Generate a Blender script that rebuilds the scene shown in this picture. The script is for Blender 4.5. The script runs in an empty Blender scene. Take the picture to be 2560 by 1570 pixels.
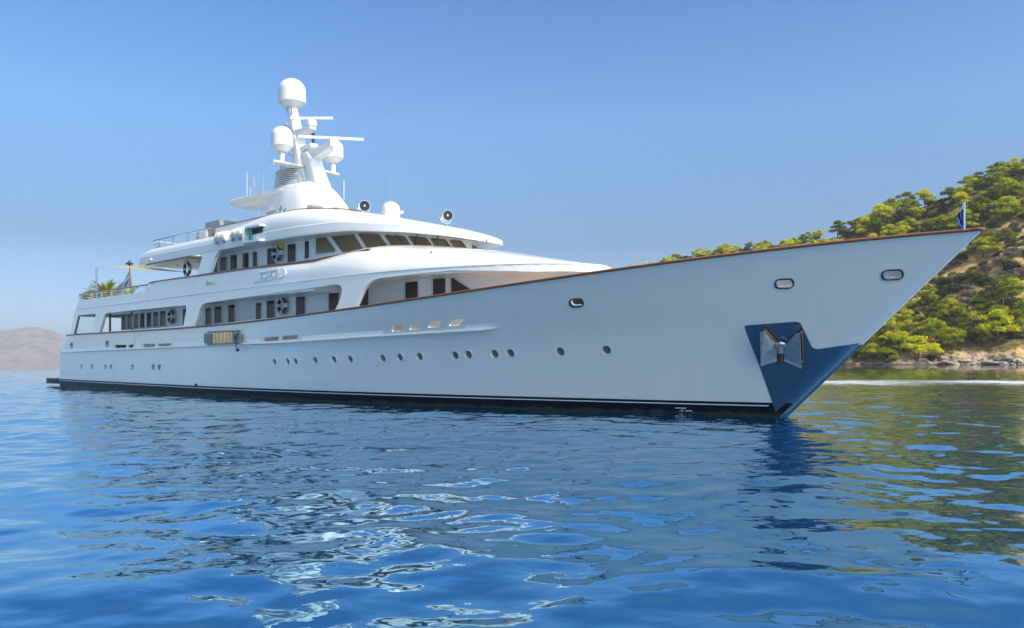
import bpy, bmesh, math, random
import numpy as np
from mathutils import Vector, Matrix
from mathutils.geometry import delaunay_2d_cdt
random.seed(7); rng = np.random.default_rng(7)
sc = bpy.context.scene
COL = sc.collection
R = math.radians

# ------------------------------------------------------------------ camera
FPX, HZ, CH, CX = 2000.0, 902.0, 1.6, 1280.0          # focal length and horizon in photo pixels, eye height in metres
cam_d = bpy.data.cameras.new("camera")
cam_d.sensor_width = 36.0
cam_d.lens = FPX / 2560 * 36
cam_d.shift_y = (HZ - 785) / 2560
cam_d.clip_end = 20000
cam = bpy.data.objects.new("camera", cam_d); COL.objects.link(cam)
cam.location = (0, 0, CH); cam.rotation_euler = (R(90), 0, 0)
sc.camera = cam

# ------------------------------------------------------------------ yacht frame: origin on the waterline at the stern, x to the bow, y to port
TH = R(41.7)
U = np.array([math.cos(TH), -math.sin(TH), 0]); PORT = np.array([math.sin(TH), math.cos(TH), 0])
BOW = np.array([(1963 - CX) / 87.5, FPX / 87.5, 0]); LW = 45.2
ORG = BOW - U * LW
CAM = np.array([0, 0, CH])
def to_world(p): return ORG + U * p[0] + PORT * p[1] + np.array([0, 0, 1.0]) * p[2]
CL = np.array([(CAM - ORG) @ U, (CAM - ORG) @ PORT, CH])
def ray(px, py):
    w = np.array([(px - CX) / FPX, 1, -(py - HZ) / FPX])
    return np.array([w @ U, w @ PORT, w[2]])
def on_y(px, py, y): r = ray(px, py); return CL + r * ((y - CL[1]) / r[1])
def on_x(px, py, x): r = ray(px, py); return CL + r * ((x - CL[0]) / r[0])
def proj(p):
    d = to_world(p) - CAM
    return np.array([CX + FPX * d[0] / d[1], HZ - FPX * d[2] / d[1]])

# ------------------------------------------------------------------ sky and sun
SUN_EL = R(39); SUN_AZ_PORT = R(4)                    # the sun stands over the port bow
sd = U * math.cos(SUN_AZ_PORT) + PORT * math.sin(SUN_AZ_PORT)
world = bpy.data.worlds.new("World"); sc.world = world; world.use_nodes = True
wn = world.node_tree.nodes; wl = world.node_tree.links
bg = wn["Background"]; sky = wn.new("ShaderNodeTexSky")
sky.sky_type = 'NISHITA'; sky.sun_disc = False
sky.sun_elevation = SUN_EL; sky.sun_rotation = math.atan2(sd[0], sd[1])
sky.altitude = 0; sky.air_density = 1.0; sky.dust_density = 2.0; sky.ozone_density = 2.2
bg.inputs["Strength"].default_value = 0.115
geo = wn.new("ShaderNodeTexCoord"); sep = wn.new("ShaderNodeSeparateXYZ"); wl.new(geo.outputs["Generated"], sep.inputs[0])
ramp = wn.new("ShaderNodeValToRGB"); wl.new(sep.outputs["Z"], ramp.inputs[0])   # bluer low down; upper sky brightened beyond the model to lift the hull's shade
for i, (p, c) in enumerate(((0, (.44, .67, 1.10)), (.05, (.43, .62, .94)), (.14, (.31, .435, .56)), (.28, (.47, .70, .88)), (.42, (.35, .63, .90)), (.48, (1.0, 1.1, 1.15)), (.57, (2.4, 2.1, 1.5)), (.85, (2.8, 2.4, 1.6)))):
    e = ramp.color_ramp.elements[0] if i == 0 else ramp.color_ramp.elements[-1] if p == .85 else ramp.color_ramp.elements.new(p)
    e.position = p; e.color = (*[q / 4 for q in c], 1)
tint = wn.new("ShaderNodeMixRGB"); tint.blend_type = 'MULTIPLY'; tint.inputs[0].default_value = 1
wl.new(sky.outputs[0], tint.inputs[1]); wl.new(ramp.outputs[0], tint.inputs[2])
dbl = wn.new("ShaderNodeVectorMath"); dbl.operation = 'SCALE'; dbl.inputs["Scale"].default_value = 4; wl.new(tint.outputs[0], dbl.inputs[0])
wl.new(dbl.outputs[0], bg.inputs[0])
sl = bpy.data.lights.new("sun", 'SUN'); sl.energy = 2.4; sl.angle = R(0.53); sl.color = (1, 0.95, 0.87)
so = bpy.data.objects.new("sun", sl); COL.objects.link(so)
sdir = Vector((sd[0] * math.cos(SUN_EL), sd[1] * math.cos(SUN_EL), math.sin(SUN_EL)))
so.rotation_euler = sdir.to_track_quat('Z', 'Y').to_euler()
so.location = (0, 0, 60)
sc.view_settings.view_transform = 'Standard'; sc.view_settings.look = 'None'
sc.view_settings.exposure = 0.98; sc.view_settings.gamma = 1
sc.render.engine = 'CYCLES'
sc.cycles.max_bounces = 8; sc.cycles.diffuse_bounces = 3; sc.cycles.glossy_bounces = 4
sc.cycles.transmission_bounces = 6; sc.cycles.transparent_max_bounces = 12
sc.cycles.use_denoising = True; sc.cycles.blur_glossy = 0.3; sc.cycles.sample_clamp_indirect = 6

# ------------------------------------------------------------------ materials
def nt(name):
    m = bpy.data.materials.new(name); m.use_nodes = True
    return m, m.node_tree.nodes, m.node_tree.links, m.node_tree.nodes["Principled BSDF"]
def mat(name, col, rough=0.4, metal=0.0, coat=0.0, var=0.0, vscale=3.0, bump=0.0, bscale=40.0, spec=0.5, stretch=None, coatior=1.5):
    m, n, l, b = nt(name)
    b.inputs["Base Color"].default_value = (*col, 1); b.inputs["Roughness"].default_value = rough
    b.inputs["Metallic"].default_value = metal; b.inputs["Coat Weight"].default_value = coat
    b.inputs["Coat Roughness"].default_value = 0.03; b.inputs["Coat IOR"].default_value = coatior; b.inputs["Specular IOR Level"].default_value = spec
    if var or bump:
        tc = n.new("ShaderNodeTexCoord"); src = tc.outputs["Object"]
        if stretch:
            mp = n.new("ShaderNodeMapping"); mp.inputs["Scale"].default_value = stretch
            l.new(src, mp.inputs[0]); src = mp.outputs[0]
    if var:
        t = n.new("ShaderNodeTexNoise"); t.inputs["Scale"].default_value = vscale; t.inputs["Detail"].default_value = 5
        l.new(src, t.inputs["Vector"])
        mx = n.new("ShaderNodeMixRGB"); mx.inputs[1].default_value = (*[c * (1 - var) for c in col], 1)
        mx.inputs[2].default_value = (*[min(1, c * (1 + var)) for c in col], 1)
        l.new(t.outputs["Fac"], mx.inputs[0]); l.new(mx.outputs[0], b.inputs["Base Color"])
    if bump:
        t2 = n.new("ShaderNodeTexNoise"); t2.inputs["Scale"].default_value = bscale; t2.inputs["Detail"].default_value = 3
        l.new(src, t2.inputs["Vector"])
        bp = n.new("ShaderNodeBump"); bp.inputs["Strength"].default_value = 1; bp.inputs["Distance"].default_value = bump
        l.new(t2.outputs["Fac"], bp.inputs["Height"]); l.new(bp.outputs[0], b.inputs["Normal"])
    return m
M = dict(
    hull=mat("hull paint", (.73, .70, .655), .3, coat=1.0, var=.03, vscale=.35, coatior=2.6, bump=.0025, bscale=.7),
    white=mat("white paint", (.68, .68, .67), .28, coat=.3, var=.02, vscale=1.2),
    house=mat("deckhouse paint", (.78, .785, .78), .3, coat=.2, var=.02, vscale=1.5),
    black=mat("boot top paint", (.006, .007, .014), .42, spec=.2, var=.5, vscale=2.0),
    line=mat("white line paint", (.75, .76, .78), .3),
    teak=mat("varnished teak", (.22, .075, .026), .35, coat=.3, var=.35, vscale=6, stretch=(.3, 4, 4)),
    deck=mat("teak decking", (.36, .24, .14), .6, var=.25, vscale=5, stretch=(.2, 6, 1)),
    glass=mat("tinted glass", (.062, .044, .038), .05, spec=.22),
    frame=mat("window frame", (.60, .61, .61), .3),
    brown=mat("varnished frame", (.20, .085, .03), .3, coat=.4, var=.2),
    dark=mat("dark recess", (.03, .032, .036), .5),
    grey=mat("grey fitting", (.24, .26, .28), .45),
    steel=mat("polished steel", (.58, .60, .62), .12, metal=1, bump=.002, bscale=3),
    chrome=mat("chrome", (.78, .79, .80), .08, metal=1),
    rubber=mat("black rubber", (.012, .012, .013), .5),
    cream=mat("cream ceiling", (.72, .62, .45), .5, var=.03),
    canvas=mat("cream awning canvas", (.76, .58, .32), .85, var=.06, vscale=4),
    radome=mat("radome gelcoat", (.64, .64, .62), .32, coat=.2, var=.02, vscale=2),
    gold=mat("ladder tread wood", (.72, .48, .22), .45, var=.25, vscale=8),
    mesh=mat("grating", (.23, .235, .22), .6, var=.4, vscale=30),
)
m, n, l, b = nt("clear glass")
b.inputs["Base Color"].default_value = (.82, .93, .90, 1); b.inputs["Roughness"].default_value = .02
b.inputs["Transmission Weight"].default_value = 1.0; b.inputs["IOR"].default_value = 1.03
M['clear'] = m

# ------------------------------------------------------------------ mesh helpers
def link(name, me, parent=None, loc=None, rot=None):
    o = bpy.data.objects.new(name, me); COL.objects.link(o)
    if parent is not None: o.parent = parent
    if loc is not None: o.location = loc
    if rot is not None: o.rotation_euler = rot
    return o
def tag(o, label=None, cat=None, group=None, kind=None):
    for k, v in (('label', label), ('category', cat), ('group', group), ('kind', kind)):
        if v: o[k] = v
    return o
class MB:
    """collects shapes that become ONE mesh object"""
    def __init__(s): s.v = []; s.f = []
    def add(s, vs, fs):
        k = len(s.v); s.v += [tuple(map(float, p)) for p in vs]; s.f += [[i + k for i in f] for f in fs]; return s
    def box(s, c, d, rz=0, ry=0):
        c = np.array(c, float); h = np.array(d, float) / 2
        Rm = np.array(Matrix.Rotation(rz, 3, 'Z') @ Matrix.Rotation(ry, 3, 'Y'))
        vs = [c + Rm @ (h * np.array([a, b2, e])) for a in (-1, 1) for b2 in (-1, 1) for e in (-1, 1)]
        return s.add(vs, [[0, 1, 3, 2], [4, 6, 7, 5], [0, 4, 5, 1], [2, 3, 7, 6], [0, 2, 6, 4], [1, 5, 7, 3]])
    def tube(s, pts, r, n=10, cap=True, flat=1.0):
        P = [np.array(p, float) for p in pts]; m_ = len(P); rr = r if hasattr(r, '__len__') else [r] * m_
        rings = []; prev = None
        for i, p in enumerate(P):
            t = P[min(i + 1, m_ - 1)] - P[max(i - 1, 0)]; t = t / (np.linalg.norm(t) + 1e-9)
            a = prev if prev is not None else (np.array([0, 0, 1.0]) if abs(t[2]) < .9 else np.array([1.0, 0, 0]))
            a = a - t * (a @ t); a /= np.linalg.norm(a) + 1e-9; prev = a; b_ = np.cross(t, a)
            rings.append([p + rr[i] * (flat * a * math.cos(q) + b_ * math.sin(q)) for q in np.linspace(0, 2 * math.pi, n, endpoint=False)])
        vs = [q for ring in rings for q in ring]; fs = []
        for i in range(m_ - 1):
            for j in range(n):
                fs.append([i * n + j, i * n + (j + 1) % n, (i + 1) * n + (j + 1) % n, (i + 1) * n + j])
        if cap: fs += [list(range(n))[::-1], [(m_ - 1) * n + j for j in range(n)]]
        return s.add(vs, fs)
    def lathe(s, prof, c=(0, 0, 0), n=28, axis=None):
        """profile of (radius, height) turned about z, or about `axis`"""
        c = np.array(c, float); Q = np.eye(3) if axis is None else np.array(Vector(axis).to_track_quat('Z', 'Y').to_matrix())
        vs = []; fs = []
        for (r_, h) in prof:
            for q in np.linspace(0, 2 * math.pi, n, endpoint=False):
                vs.append(c + Q @ np.array([r_ * math.cos(q), r_ * math.sin(q), h]))
        for i in range(len(prof) - 1):
            for j in range(n):
                fs.append([i * n + j, i * n + (j + 1) % n, (i + 1) * n + (j + 1) % n, (i + 1) * n + j])
        fs += [list(range(n))[::-1], [(len(prof) - 1) * n + j for j in range(n)]]
        return s.add(vs, fs)
    def grid(s, G, flip=False, closed=False):
        a, b_ = len(G), len(G[0]); vs = [p for row in G for p in row]; fs = []
        for i in range(a - 1):
            for j in range(b_ if closed else b_ - 1):
                f = [i * b_ + j, i * b_ + (j + 1) % b_, (i + 1) * b_ + (j + 1) % b_, (i + 1) * b_ + j]
                fs.append(f[::-1] if flip else f)
        return s.add(vs, fs)
    def prism(s, poly, ex):
        """polygon of 3-d points pushed by the vector ex"""
        n_ = len(poly); ex = np.array(ex, float); vs = [np.array(p, float) for p in poly] + [np.array(p, float) + ex for p in poly]
        return s.add(vs, [list(range(n_))[::-1], list(range(n_, 2 * n_))] + [[i, (i + 1) % n_, n_ + (i + 1) % n_, n_ + i] for i in range(n_)])
    def mirror(s):
        k = len(s.v); s.v += [(x, -y, z) for x, y, z in s.v]; s.f += [[i + k for i in f][::-1] for f in s.f]; return s
    def mesh(s, name, m, angle=32, fix=True):
        me = bpy.data.meshes.new(name); me.from_pydata(s.v, [], s.f)
        if fix:
            bm = bmesh.new(); bm.from_mesh(me); bmesh.ops.remove_doubles(bm, verts=bm.verts, dist=1e-5)
            bmesh.ops.recalc_face_normals(bm, faces=bm.faces); bm.to_mesh(me); bm.free()
        me.polygons.foreach_set('use_smooth', [True] * len(me.polygons))
        if angle: me.set_sharp_from_angle(angle=R(angle))
        me.materials.append(M[m] if isinstance(m, str) else m); me.update()
        return me
    def build(s, name, m, parent=None, angle=32, loc=None, rot=None, fix=True):
        return link(name, s.mesh(name, m, angle, fix), parent, loc, rot)

# ------------------------------------------------------------------ surfaces of the yacht: each maps (s, z) to a local point on the starboard side
def ss(a, b_, x): t = np.clip((x - a) / (b_ - a), 0, 1); return t * t * (3 - 2 * t)
_rx = [2.7, 10, 18, 24.4, 29.3, 32.8, 36.4, 41.5, 44.7, 47.3, 48.8, 50.06]
_rz = [3.13, 3.12, 3.145, 3.235, 3.40, 3.58, 3.86, 4.25, 4.49, 4.67, 4.76, 4.82]
_rp = np.polyfit(_rx, _rz, 5)
def zs(x): return float(np.polyval(_rp, min(max(x, 2.0), 50.2)))           # height of the sheer
def bs(x):                                                               # half breadth at the sheer
    if x >= 50.06: return .05
    y = 4.45 * (1 - max(0, (x - 24) / 26.1) ** 2.4)
    if x < 12: y -= .40 * ((12 - x) / 12) ** 2
    return max(y, .05)
def bw(x):                                                               # half breadth at the waterline
    y = 4.2 * (1 - max(0, (x - 17) / 28.3) ** 2.3)
    if x < 14: y -= .38 * ((14 - x) / 14) ** 2
    return max(y, .12)
def x_aft(z): return float(np.interp(z, [-1, 0, .5, 2.1, 2.5, 3.2], [.2, .05, .15, .62, 1.05, 2.45]))
def x_stem(z): return 45.2 + (1.025 * z if z > 0 else .5 * z)
def deck_z(x): return float(np.interp(x, [0, 3.6, 26, 36, 44, 50], [2.06, 2.08, 2.28, 2.60, 3.2, 3.6]))
def hull(a, z):
    q = min(max(a / 46.0, 0), 1.0)
    xs_ = 2.4 + q * (50.1 - 2.4); zt = zs(xs_); xs_ = x_aft(zt) + q * (x_stem(zt) - x_aft(zt))
    xw = x_aft(0) + q * (x_stem(0) - x_aft(0))
    x = x_aft(z) + q * (x_stem(z) - x_aft(z))
    t = z / zt
    w, s_ = bw(xw), bs(xs_)
    fwd = ss(.45, .85, q); g = (1 - fwd) * max(t, 0) ** .9 + fwd * max(t, 0) ** 2.3
    y = w + (s_ - w) * g
    if z < 0: y = w * (1 - .25 * (z / 1.0) ** 2) + (0 if q < .9 else 0)
    c = max(0, 1 - (a / 46.0) * 46 / .8)                                 # rounded transom corner
    if c > 0: y -= .25 * (1 - math.sqrt(max(0, 1 - c * c)))
    return np.array([x, -max(y, .06), z])
def hull_sheer(a):
    z = zs(2.4 + min(max(a / 46, 0), 1) * 47.7)
    return hull(a, z)
def arc_table(pts):
    pts = np.array(pts); d = np.r_[0, np.cumsum(np.hypot(*np.diff(pts, axis=0).T))]
    return d, pts
def plan(x0, xc, a, b_fun):
    """plan curve: along the side from x0 to xc, then a quarter ellipse to the centre line"""
    xs_ = np.linspace(x0, xc, 80); p = [(x, -b_fun(x)) for x in xs_]
    bb = b_fun(xc); ph = np.linspace(0, math.pi / 2, 160)[1:]
    p += [(xc + a * math.sin(t), -bb * math.cos(t)) for t in ph]
    d, P = arc_table(p); return d + x0, P
def plan_pt(tab, s_):
    d, P = tab
    s_ = min(max(s_, d[0]), d[-1])
    x = np.interp(s_, d, P[:, 0]); y = np.interp(s_, d, P[:, 1])
    e = .05; x1, x0 = np.interp(s_ + e, d, P[:, 0]), np.interp(s_ - e, d, P[:, 0])
    y1, y0 = np.interp(s_ + e, d, P[:, 1]), np.interp(s_ - e, d, P[:, 1])
    t = np.array([x1 - x0, y1 - y0]); t /= np.linalg.norm(t) + 1e-9
    return x, y, np.array([t[1], -t[0]])                                 # outward normal
SK = plan(1.5, 28.0, 10.9, bs)
Z2 = lambda s_: float(np.interp(s_, [0, 8, 18, 28, 33, 40, 44], [4.58, 4.62, 4.68, 4.73, 4.80, 4.84, 4.82]))     # groove
def skin(s_, z):
    x, y, n_ = plan_pt(SK, s_)
    ins = .03 * max(z - 3.1, 0)
    z2 = Z2(s_)
    if z > z2:
        k = ss(23, 28, s_)
        r_ = (z - z2) / .95
        d = 4.4 * (1 - (1 - min(r_, .98) ** 2) ** (1 / 14.0))
        ins += .03; ins = ins * (1 - k) + (d + .07) * k
    return np.array([x - n_[0] * ins, y - n_[1] * ins, z])
HM = plan(6.6, 27.0, 9.6, lambda x: 3.1 - .0 * x)
def house(s_, z):
    x, y, n_ = plan_pt(HM, s_); return np.array([x, y, z])
RF = plan(12.7, 25.0, 8.45, lambda x: 4.2)
def roofside(s_, z):
    x, y, n_ = plan_pt(RF, s_); i = .02 * max(z - 6.5, 0); return np.array([x - n_[0] * i, y - n_[1] * i, z])
HU = plan(17.4, 26.4, 6.1, lambda x: 3.3)
def upper(s_, z):
    x, y, n_ = plan_pt(HU, s_)
    k = ss(25.0, 28.0, s_)
    return np.array([x - .62 * (z - 6.0) * k, y * (1 - .04 * (z - 6.0) * k), z])

def solve(surf, px, py, s0=None, z0=None):
    """(s, z) at which a surface is seen at a photo pixel"""
    g = on_y(px, py, -4.0)
    cands = [(s0, z0)] if s0 is not None else [(g[0] + d, min(max(g[2], .2), 8.4)) for d in (0, -2, 2, 5, -5, 8)]
    best = None
    for (a, z) in cands:
        for _ in range(40):
            P = proj(surf(a, z)); e = np.array([px, py]) - P
            if np.hypot(*e) < .02: break
            J = np.array([(proj(surf(a + .02, z)) - P) / .02, (proj(surf(a, z + .02)) - P) / .02]).T
            try: dlt = np.linalg.solve(J + np.eye(2) * 1e-6, e)
            except Exception: break
            dlt = np.clip(dlt, -1.5, 1.5); a += dlt[0]; z += dlt[1]
            if not (-5 < a < 70 and -2 < z < 20): break
        err = np.hypot(*(np.array([px, py]) - proj(surf(a, z))))
        if best is None or err < best[0]: best = (err, a, z)
        if err < .1: break
    return best[1], best[2]
def normal(surf, a, z):
    e = .03; p = surf(a, z); ds = surf(a + e, z) - surf(a - e, z); dz = surf(a, z + e) - surf(a, z - e)
    n_ = np.cross(ds, dz); n_ = n_ / (np.linalg.norm(n_) + 1e-9)
    return n_
def inpoly(P, poly):
    x, y = P; c = False; n_ = len(poly)
    for i in range(n_):
        x1, y1 = poly[i]; x2, y2 = poly[i - 1]
        if (y1 > y) != (y2 > y) and x < (x2 - x1) * (y - y1) / (y2 - y1) + x1: c = not c
    return c
def fillet(pts, r):
    """rounds the corners of a polygon; r is one radius or one per corner"""
    out = []; n_ = len(pts); rr = r if hasattr(r, '__len__') else [r] * n_
    for i in range(n_):
        p0, p, p1 = (np.array(pts[i - 1], float), np.array(pts[i], float), np.array(pts[(i + 1) % n_], float))
        a, b_ = p0 - p, p1 - p; la, lb = np.linalg.norm(a), np.linalg.norm(b_)
        q = min(rr[i], la * .48, lb * .48)
        if q < 1e-3: out.append(tuple(p)); continue
        A, B = p + a / la * q, p + b_ / lb * q
        for t in np.linspace(0, 1, 7): out.append(tuple((1 - t) ** 2 * A + 2 * t * (1 - t) * p + t * t * B))
    return out
def dens(poly, step):
    out = []; n_ = len(poly)
    for i in range(n_):
        a, b_ = np.array(poly[i], float), np.array(poly[(i + 1) % n_], float); k = max(1, int(np.linalg.norm(b_ - a) / step))
        out += [tuple(a + (b_ - a) * j / k) for j in range(k)]
    return out
def panel(mb, surf, outline, holes=(), thick=.06, step=(.4, .25), off=0.0, back=True):
    """a curved plate with openings: triangulated in (s, z), laid on the surface and given thickness"""
    st = min(step); polys = [dens(outline, st)] + [dens(h, st) if len(h) < 30 else h for h in holes]
    pts = []; edges = []; loops = []
    for p in polys:
        k = len(pts); pts += p; edges += [(k + i, k + (i + 1) % len(p)) for i in range(len(p))]; loops.append((k, len(p)))
    a = np.array(polys[0]); lo, hi = a.min(0), a.max(0)
    for gx in np.arange(lo[0] + step[0] / 2, hi[0], step[0]):
        for gz in np.arange(lo[1] + step[1] / 2, hi[1], step[1]):
            if inpoly((gx, gz), polys[0]) and not any(inpoly((gx, gz), h) for h in polys[1:]): pts.append((gx, gz))
    V, _, Fc, *_r = delaunay_2d_cdt([Vector(p) for p in pts], edges, [], 0, 1e-5)
    V = [tuple(v) for v in V]
    keep = []
    for f in Fc:
        c = np.mean([V[i] for i in f], axis=0)
        if inpoly(c, polys[0]) and not any(inpoly(c, h) for h in polys[1:]): keep.append(list(f))
    nrm = [normal(surf, *v) for v in V]
    sgn = 1
    fr = [surf(*v) + n_ * off for v, n_ in zip(V, nrm)]
    if not back: return mb.add(fr, keep)
    bk = [p - n_ * thick for p, n_ in zip(fr, nrm)]
    n_ = len(V); cnt = {}
    for f in keep:
        for i in range(len(f)): e = (f[i], f[(i + 1) % len(f)]); cnt[e] = 1
    rim = [[e[0], e[1], e[1] + n_, e[0] + n_][::-1] for e in cnt if (e[1], e[0]) not in cnt]
    return mb.add(fr + bk, keep + [[i + n_ for i in f][::-1] for f in keep] + rim)
def ring(mb, surf, outline, w, off=.02, depth=.05):
    """a frame of width w around an outline on a surface"""
    o = np.array(outline); c = o.mean(0); out = []
    n_ = len(o)
    for i in range(n_):
        t = o[(i + 1) % n_] - o[i - 1]; t = t / (np.linalg.norm(t) + 1e-9); nn = np.array([t[1], -t[0]])
        if nn @ (o[i] - c) < 0: nn = -nn
        out.append(o[i] + nn * w)
    G = []
    for (pi, po) in zip(o, out):
        ni = normal(surf, *pi); a, b_ = surf(*pi), surf(*po)
        G.append([a - ni * depth, a + ni * off, b_ + ni * off, b_ - ni * depth])
    G.append(G[0]); return mb.grid(G)
def sweep(mb, path, prof, close=True):
    """profile of (out, up) carried along a path of (point, outward normal)"""
    G = []
    for p, n_ in path:
        G.append([np.array(p) + np.array([n_[0], n_[1], 0]) * a + np.array([0, 0, b_]) for a, b_ in prof])
    return mb.grid(G, closed=close)
M['lettering'] = mat("raised lettering", (.36, .39, .43), .3)
M['green'] = mat("green lens", (.0, .22, .2), .1, coat=.5)
m, n, l, b = nt("bridge glass")
n.remove(b); t = n.new("ShaderNodeBsdfTransparent"); t.inputs[0].default_value = (.72, .62, .44, 1); g = n.new("ShaderNodeBsdfGlossy"); g.inputs["Roughness"].default_value = .03
f = n.new("ShaderNodeFresnel"); f.inputs["IOR"].default_value = 1.5; x = n.new("ShaderNodeMixShader"); l.new(f.outputs[0], x.inputs[0]); df = n.new('ShaderNodeBsdfDiffuse'); df.inputs[0].default_value = (.30, .235, .14, 1); xm = n.new('ShaderNodeMixShader'); xm.inputs[0].default_value = .55; l.new(t.outputs[0], xm.inputs[1]); l.new(df.outputs[0], xm.inputs[2]); l.new(xm.outputs[0], x.inputs[1]); l.new(g.outputs[0], x.inputs[2]); l.new(x.outputs[0], n["Material Output"].inputs[0])
M['jack'] = mat("dark blue bunting", (.025, .04, .22), .8)
M['console'] = mat("varnished console", (.55, .32, .17), .35, var=.15)
M['interior'] = mat("interior panelling", (.46, .36, .24), .6, var=.15)
M['bridgeglass'] = m
M['bowsteel'] = mat("polished bow plate", (.16, .25, .33), .18, metal=.85, var=.12, vscale=1.5, bump=.003, bscale=2)
M['rust'] = mat("rusty iron", (.075, .030, .014), .75, var=.5, vscale=14, bump=.01, bscale=30)
M['fluke'] = mat("worn galvanised fluke", (.26, .30, .33), .45, metal=.35, var=.5, vscale=7, bump=.006, bscale=25)
M['navy'] = mat("dark buoy cover", (.014, .017, .028), .22, coat=.5)
M['band'] = mat("reflective band", (.62, .64, .66), .3)
M['rope'] = mat("rope", (.42, .40, .33), .8, var=.2, vscale=40)
M['yellow'] = mat("yellow plastic", (.62, .42, .02), .45, var=.15, vscale=20)
M['raft'] = mat("raft canister", (.74, .73, .66), .4, var=.12, vscale=9)
M['flagwhite'] = mat("white bunting", (.80, .80, .84), .8)
M['flagblue'] = mat("blue bunting", (.24, .28, .58), .8, var=.2, vscale=6)
M['bark'] = mat("palm trunk", (.12, .08, .05), .9, var=.4, vscale=20)
M['palmgreen'] = mat("palm leaf", (.17, .20, .02), .5, var=.35, vscale=5)
M['palmdry'] = mat("dry palm leaf", (.46, .30, .04), .6, var=.35, vscale=5)

m, n, l, b = nt("awning cloth"); b.inputs["Base Color"].default_value = (.82, .70, .48, 1); b.inputs["Roughness"].default_value = .9
tr = n.new("ShaderNodeBsdfTranslucent"); tr.inputs[0].default_value = (.84, .72, .46, 1); mxs = n.new("ShaderNodeMixShader"); mxs.inputs[0].default_value = .55
l.new(b.outputs[0], mxs.inputs[1]); l.new(tr.outputs[0], mxs.inputs[2]); l.new(mxs.outputs[0], n["Material Output"].inputs[0]); M['canvas'] = m
M['portglass'] = mat("porthole glass", (.085, .12, .15), .08, spec=.7)

# faint vertical run-off marks and uneven gloss on the hull paint
m = M['hull']; n = m.node_tree.nodes; l = m.node_tree.links; b = n["Principled BSDF"]
tc = n.new("ShaderNodeTexCoord"); mp = n.new("ShaderNodeMapping"); mp.inputs["Scale"].default_value = (1.1, 1.1, .2); l.new(tc.outputs["Object"], mp.inputs[0])
t = n.new("ShaderNodeTexNoise"); t.inputs["Scale"].default_value = 1.0; t.inputs["Detail"].default_value = 6; t.inputs["Roughness"].default_value = .65; l.new(mp.outputs[0], t.inputs["Vector"])
r_ = n.new("ShaderNodeValToRGB"); l.new(t.outputs["Fac"], r_.inputs[0]); r_.color_ramp.elements[0].position = .34; r_.color_ramp.elements[0].color = (.955, .95, .93, 1); r_.color_ramp.elements[1].position = .52; r_.color_ramp.elements[1].color = (1, 1, 1, 1)
old = b.inputs["Base Color"].links[0].from_socket; mx = n.new("ShaderNodeMixRGB"); mx.blend_type = 'MULTIPLY'; mx.inputs[0].default_value = .8; l.new(old, mx.inputs[1]); l.new(r_.outputs[0], mx.inputs[2]); l.new(mx.outputs[0], b.inputs["Base Color"])
mr = n.new("ShaderNodeMapRange"); mr.inputs["To Min"].default_value = .015; mr.inputs["To Max"].default_value = .05; l.new(t.outputs["Fac"], mr.inputs[0]); l.new(mr.outputs[0], b.inputs["Coat Roughness"])
# weed and a wet line on the boot top just above the water
m = M['black']; n = m.node_tree.nodes; l = m.node_tree.links; b = n["Principled BSDF"]
tc = n.new("ShaderNodeTexCoord"); sp = n.new("ShaderNodeSeparateXYZ"); l.new(tc.outputs["Object"], sp.inputs[0]); t = n.new("ShaderNodeTexNoise"); t.inputs["Scale"].default_value = 2.5; t.inputs["Detail"].default_value = 7; l.new(tc.outputs["Object"], t.inputs["Vector"])
a = n.new("ShaderNodeMath"); a.operation = 'MULTIPLY_ADD'; a.inputs[1].default_value = .38; a.inputs[2].default_value = -.10; l.new(t.outputs["Fac"], a.inputs[0])
d = n.new("ShaderNodeMath"); d.operation = 'SUBTRACT'; l.new(a.outputs[0], d.inputs[0]); l.new(sp.outputs["Z"], d.inputs[1])
r_ = n.new("ShaderNodeMapRange"); r_.inputs["From Min"].default_value = -.02; r_.inputs["From Max"].default_value = .05; l.new(d.outputs[0], r_.inputs[0])
mx = n.new("ShaderNodeMixRGB"); mx.inputs[2].default_value = (.035, .040, .022, 1); old = b.inputs["Base Color"].links[0].from_socket; l.new(r_.outputs[0], mx.inputs[0]); l.new(old, mx.inputs[1]); l.new(mx.outputs[0], b.inputs["Base Color"])
M['lens'] = mat("lamp glass", (.012, .014, .016), .06, spec=.6)
# ================================================================== the yacht
yacht = link("motor_yacht", None, loc=tuple(ORG), rot=(0, 0, -TH))
tag(yacht, "large white three-deck motor yacht anchored broadside, teak capped and high bowed", "yacht")
zq = lambda a: zs(2.4 + min(max(a / 46, 0), 1) * 47.7)
def px(surf, pts): return [solve(surf, *p) for p in pts]
def z1(l): return [(80 + .29117 * a, 560 + .29117 * b_) for a, b_ in l]
def z3(l): return [(340 + .21104 * a, 480 + .21104 * b_) for a, b_ in l]
def z4(l): return [(760 + .20292 * a, 480 + .20292 * b_) for a, b_ in l]
def z5(l): return [(460 + .21104 * a, 700 + .21104 * b_) for a, b_ in l]
def z6(l): return [(840 + .29221 * a, 600 + .29221 * b_) for a, b_ in l]

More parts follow.
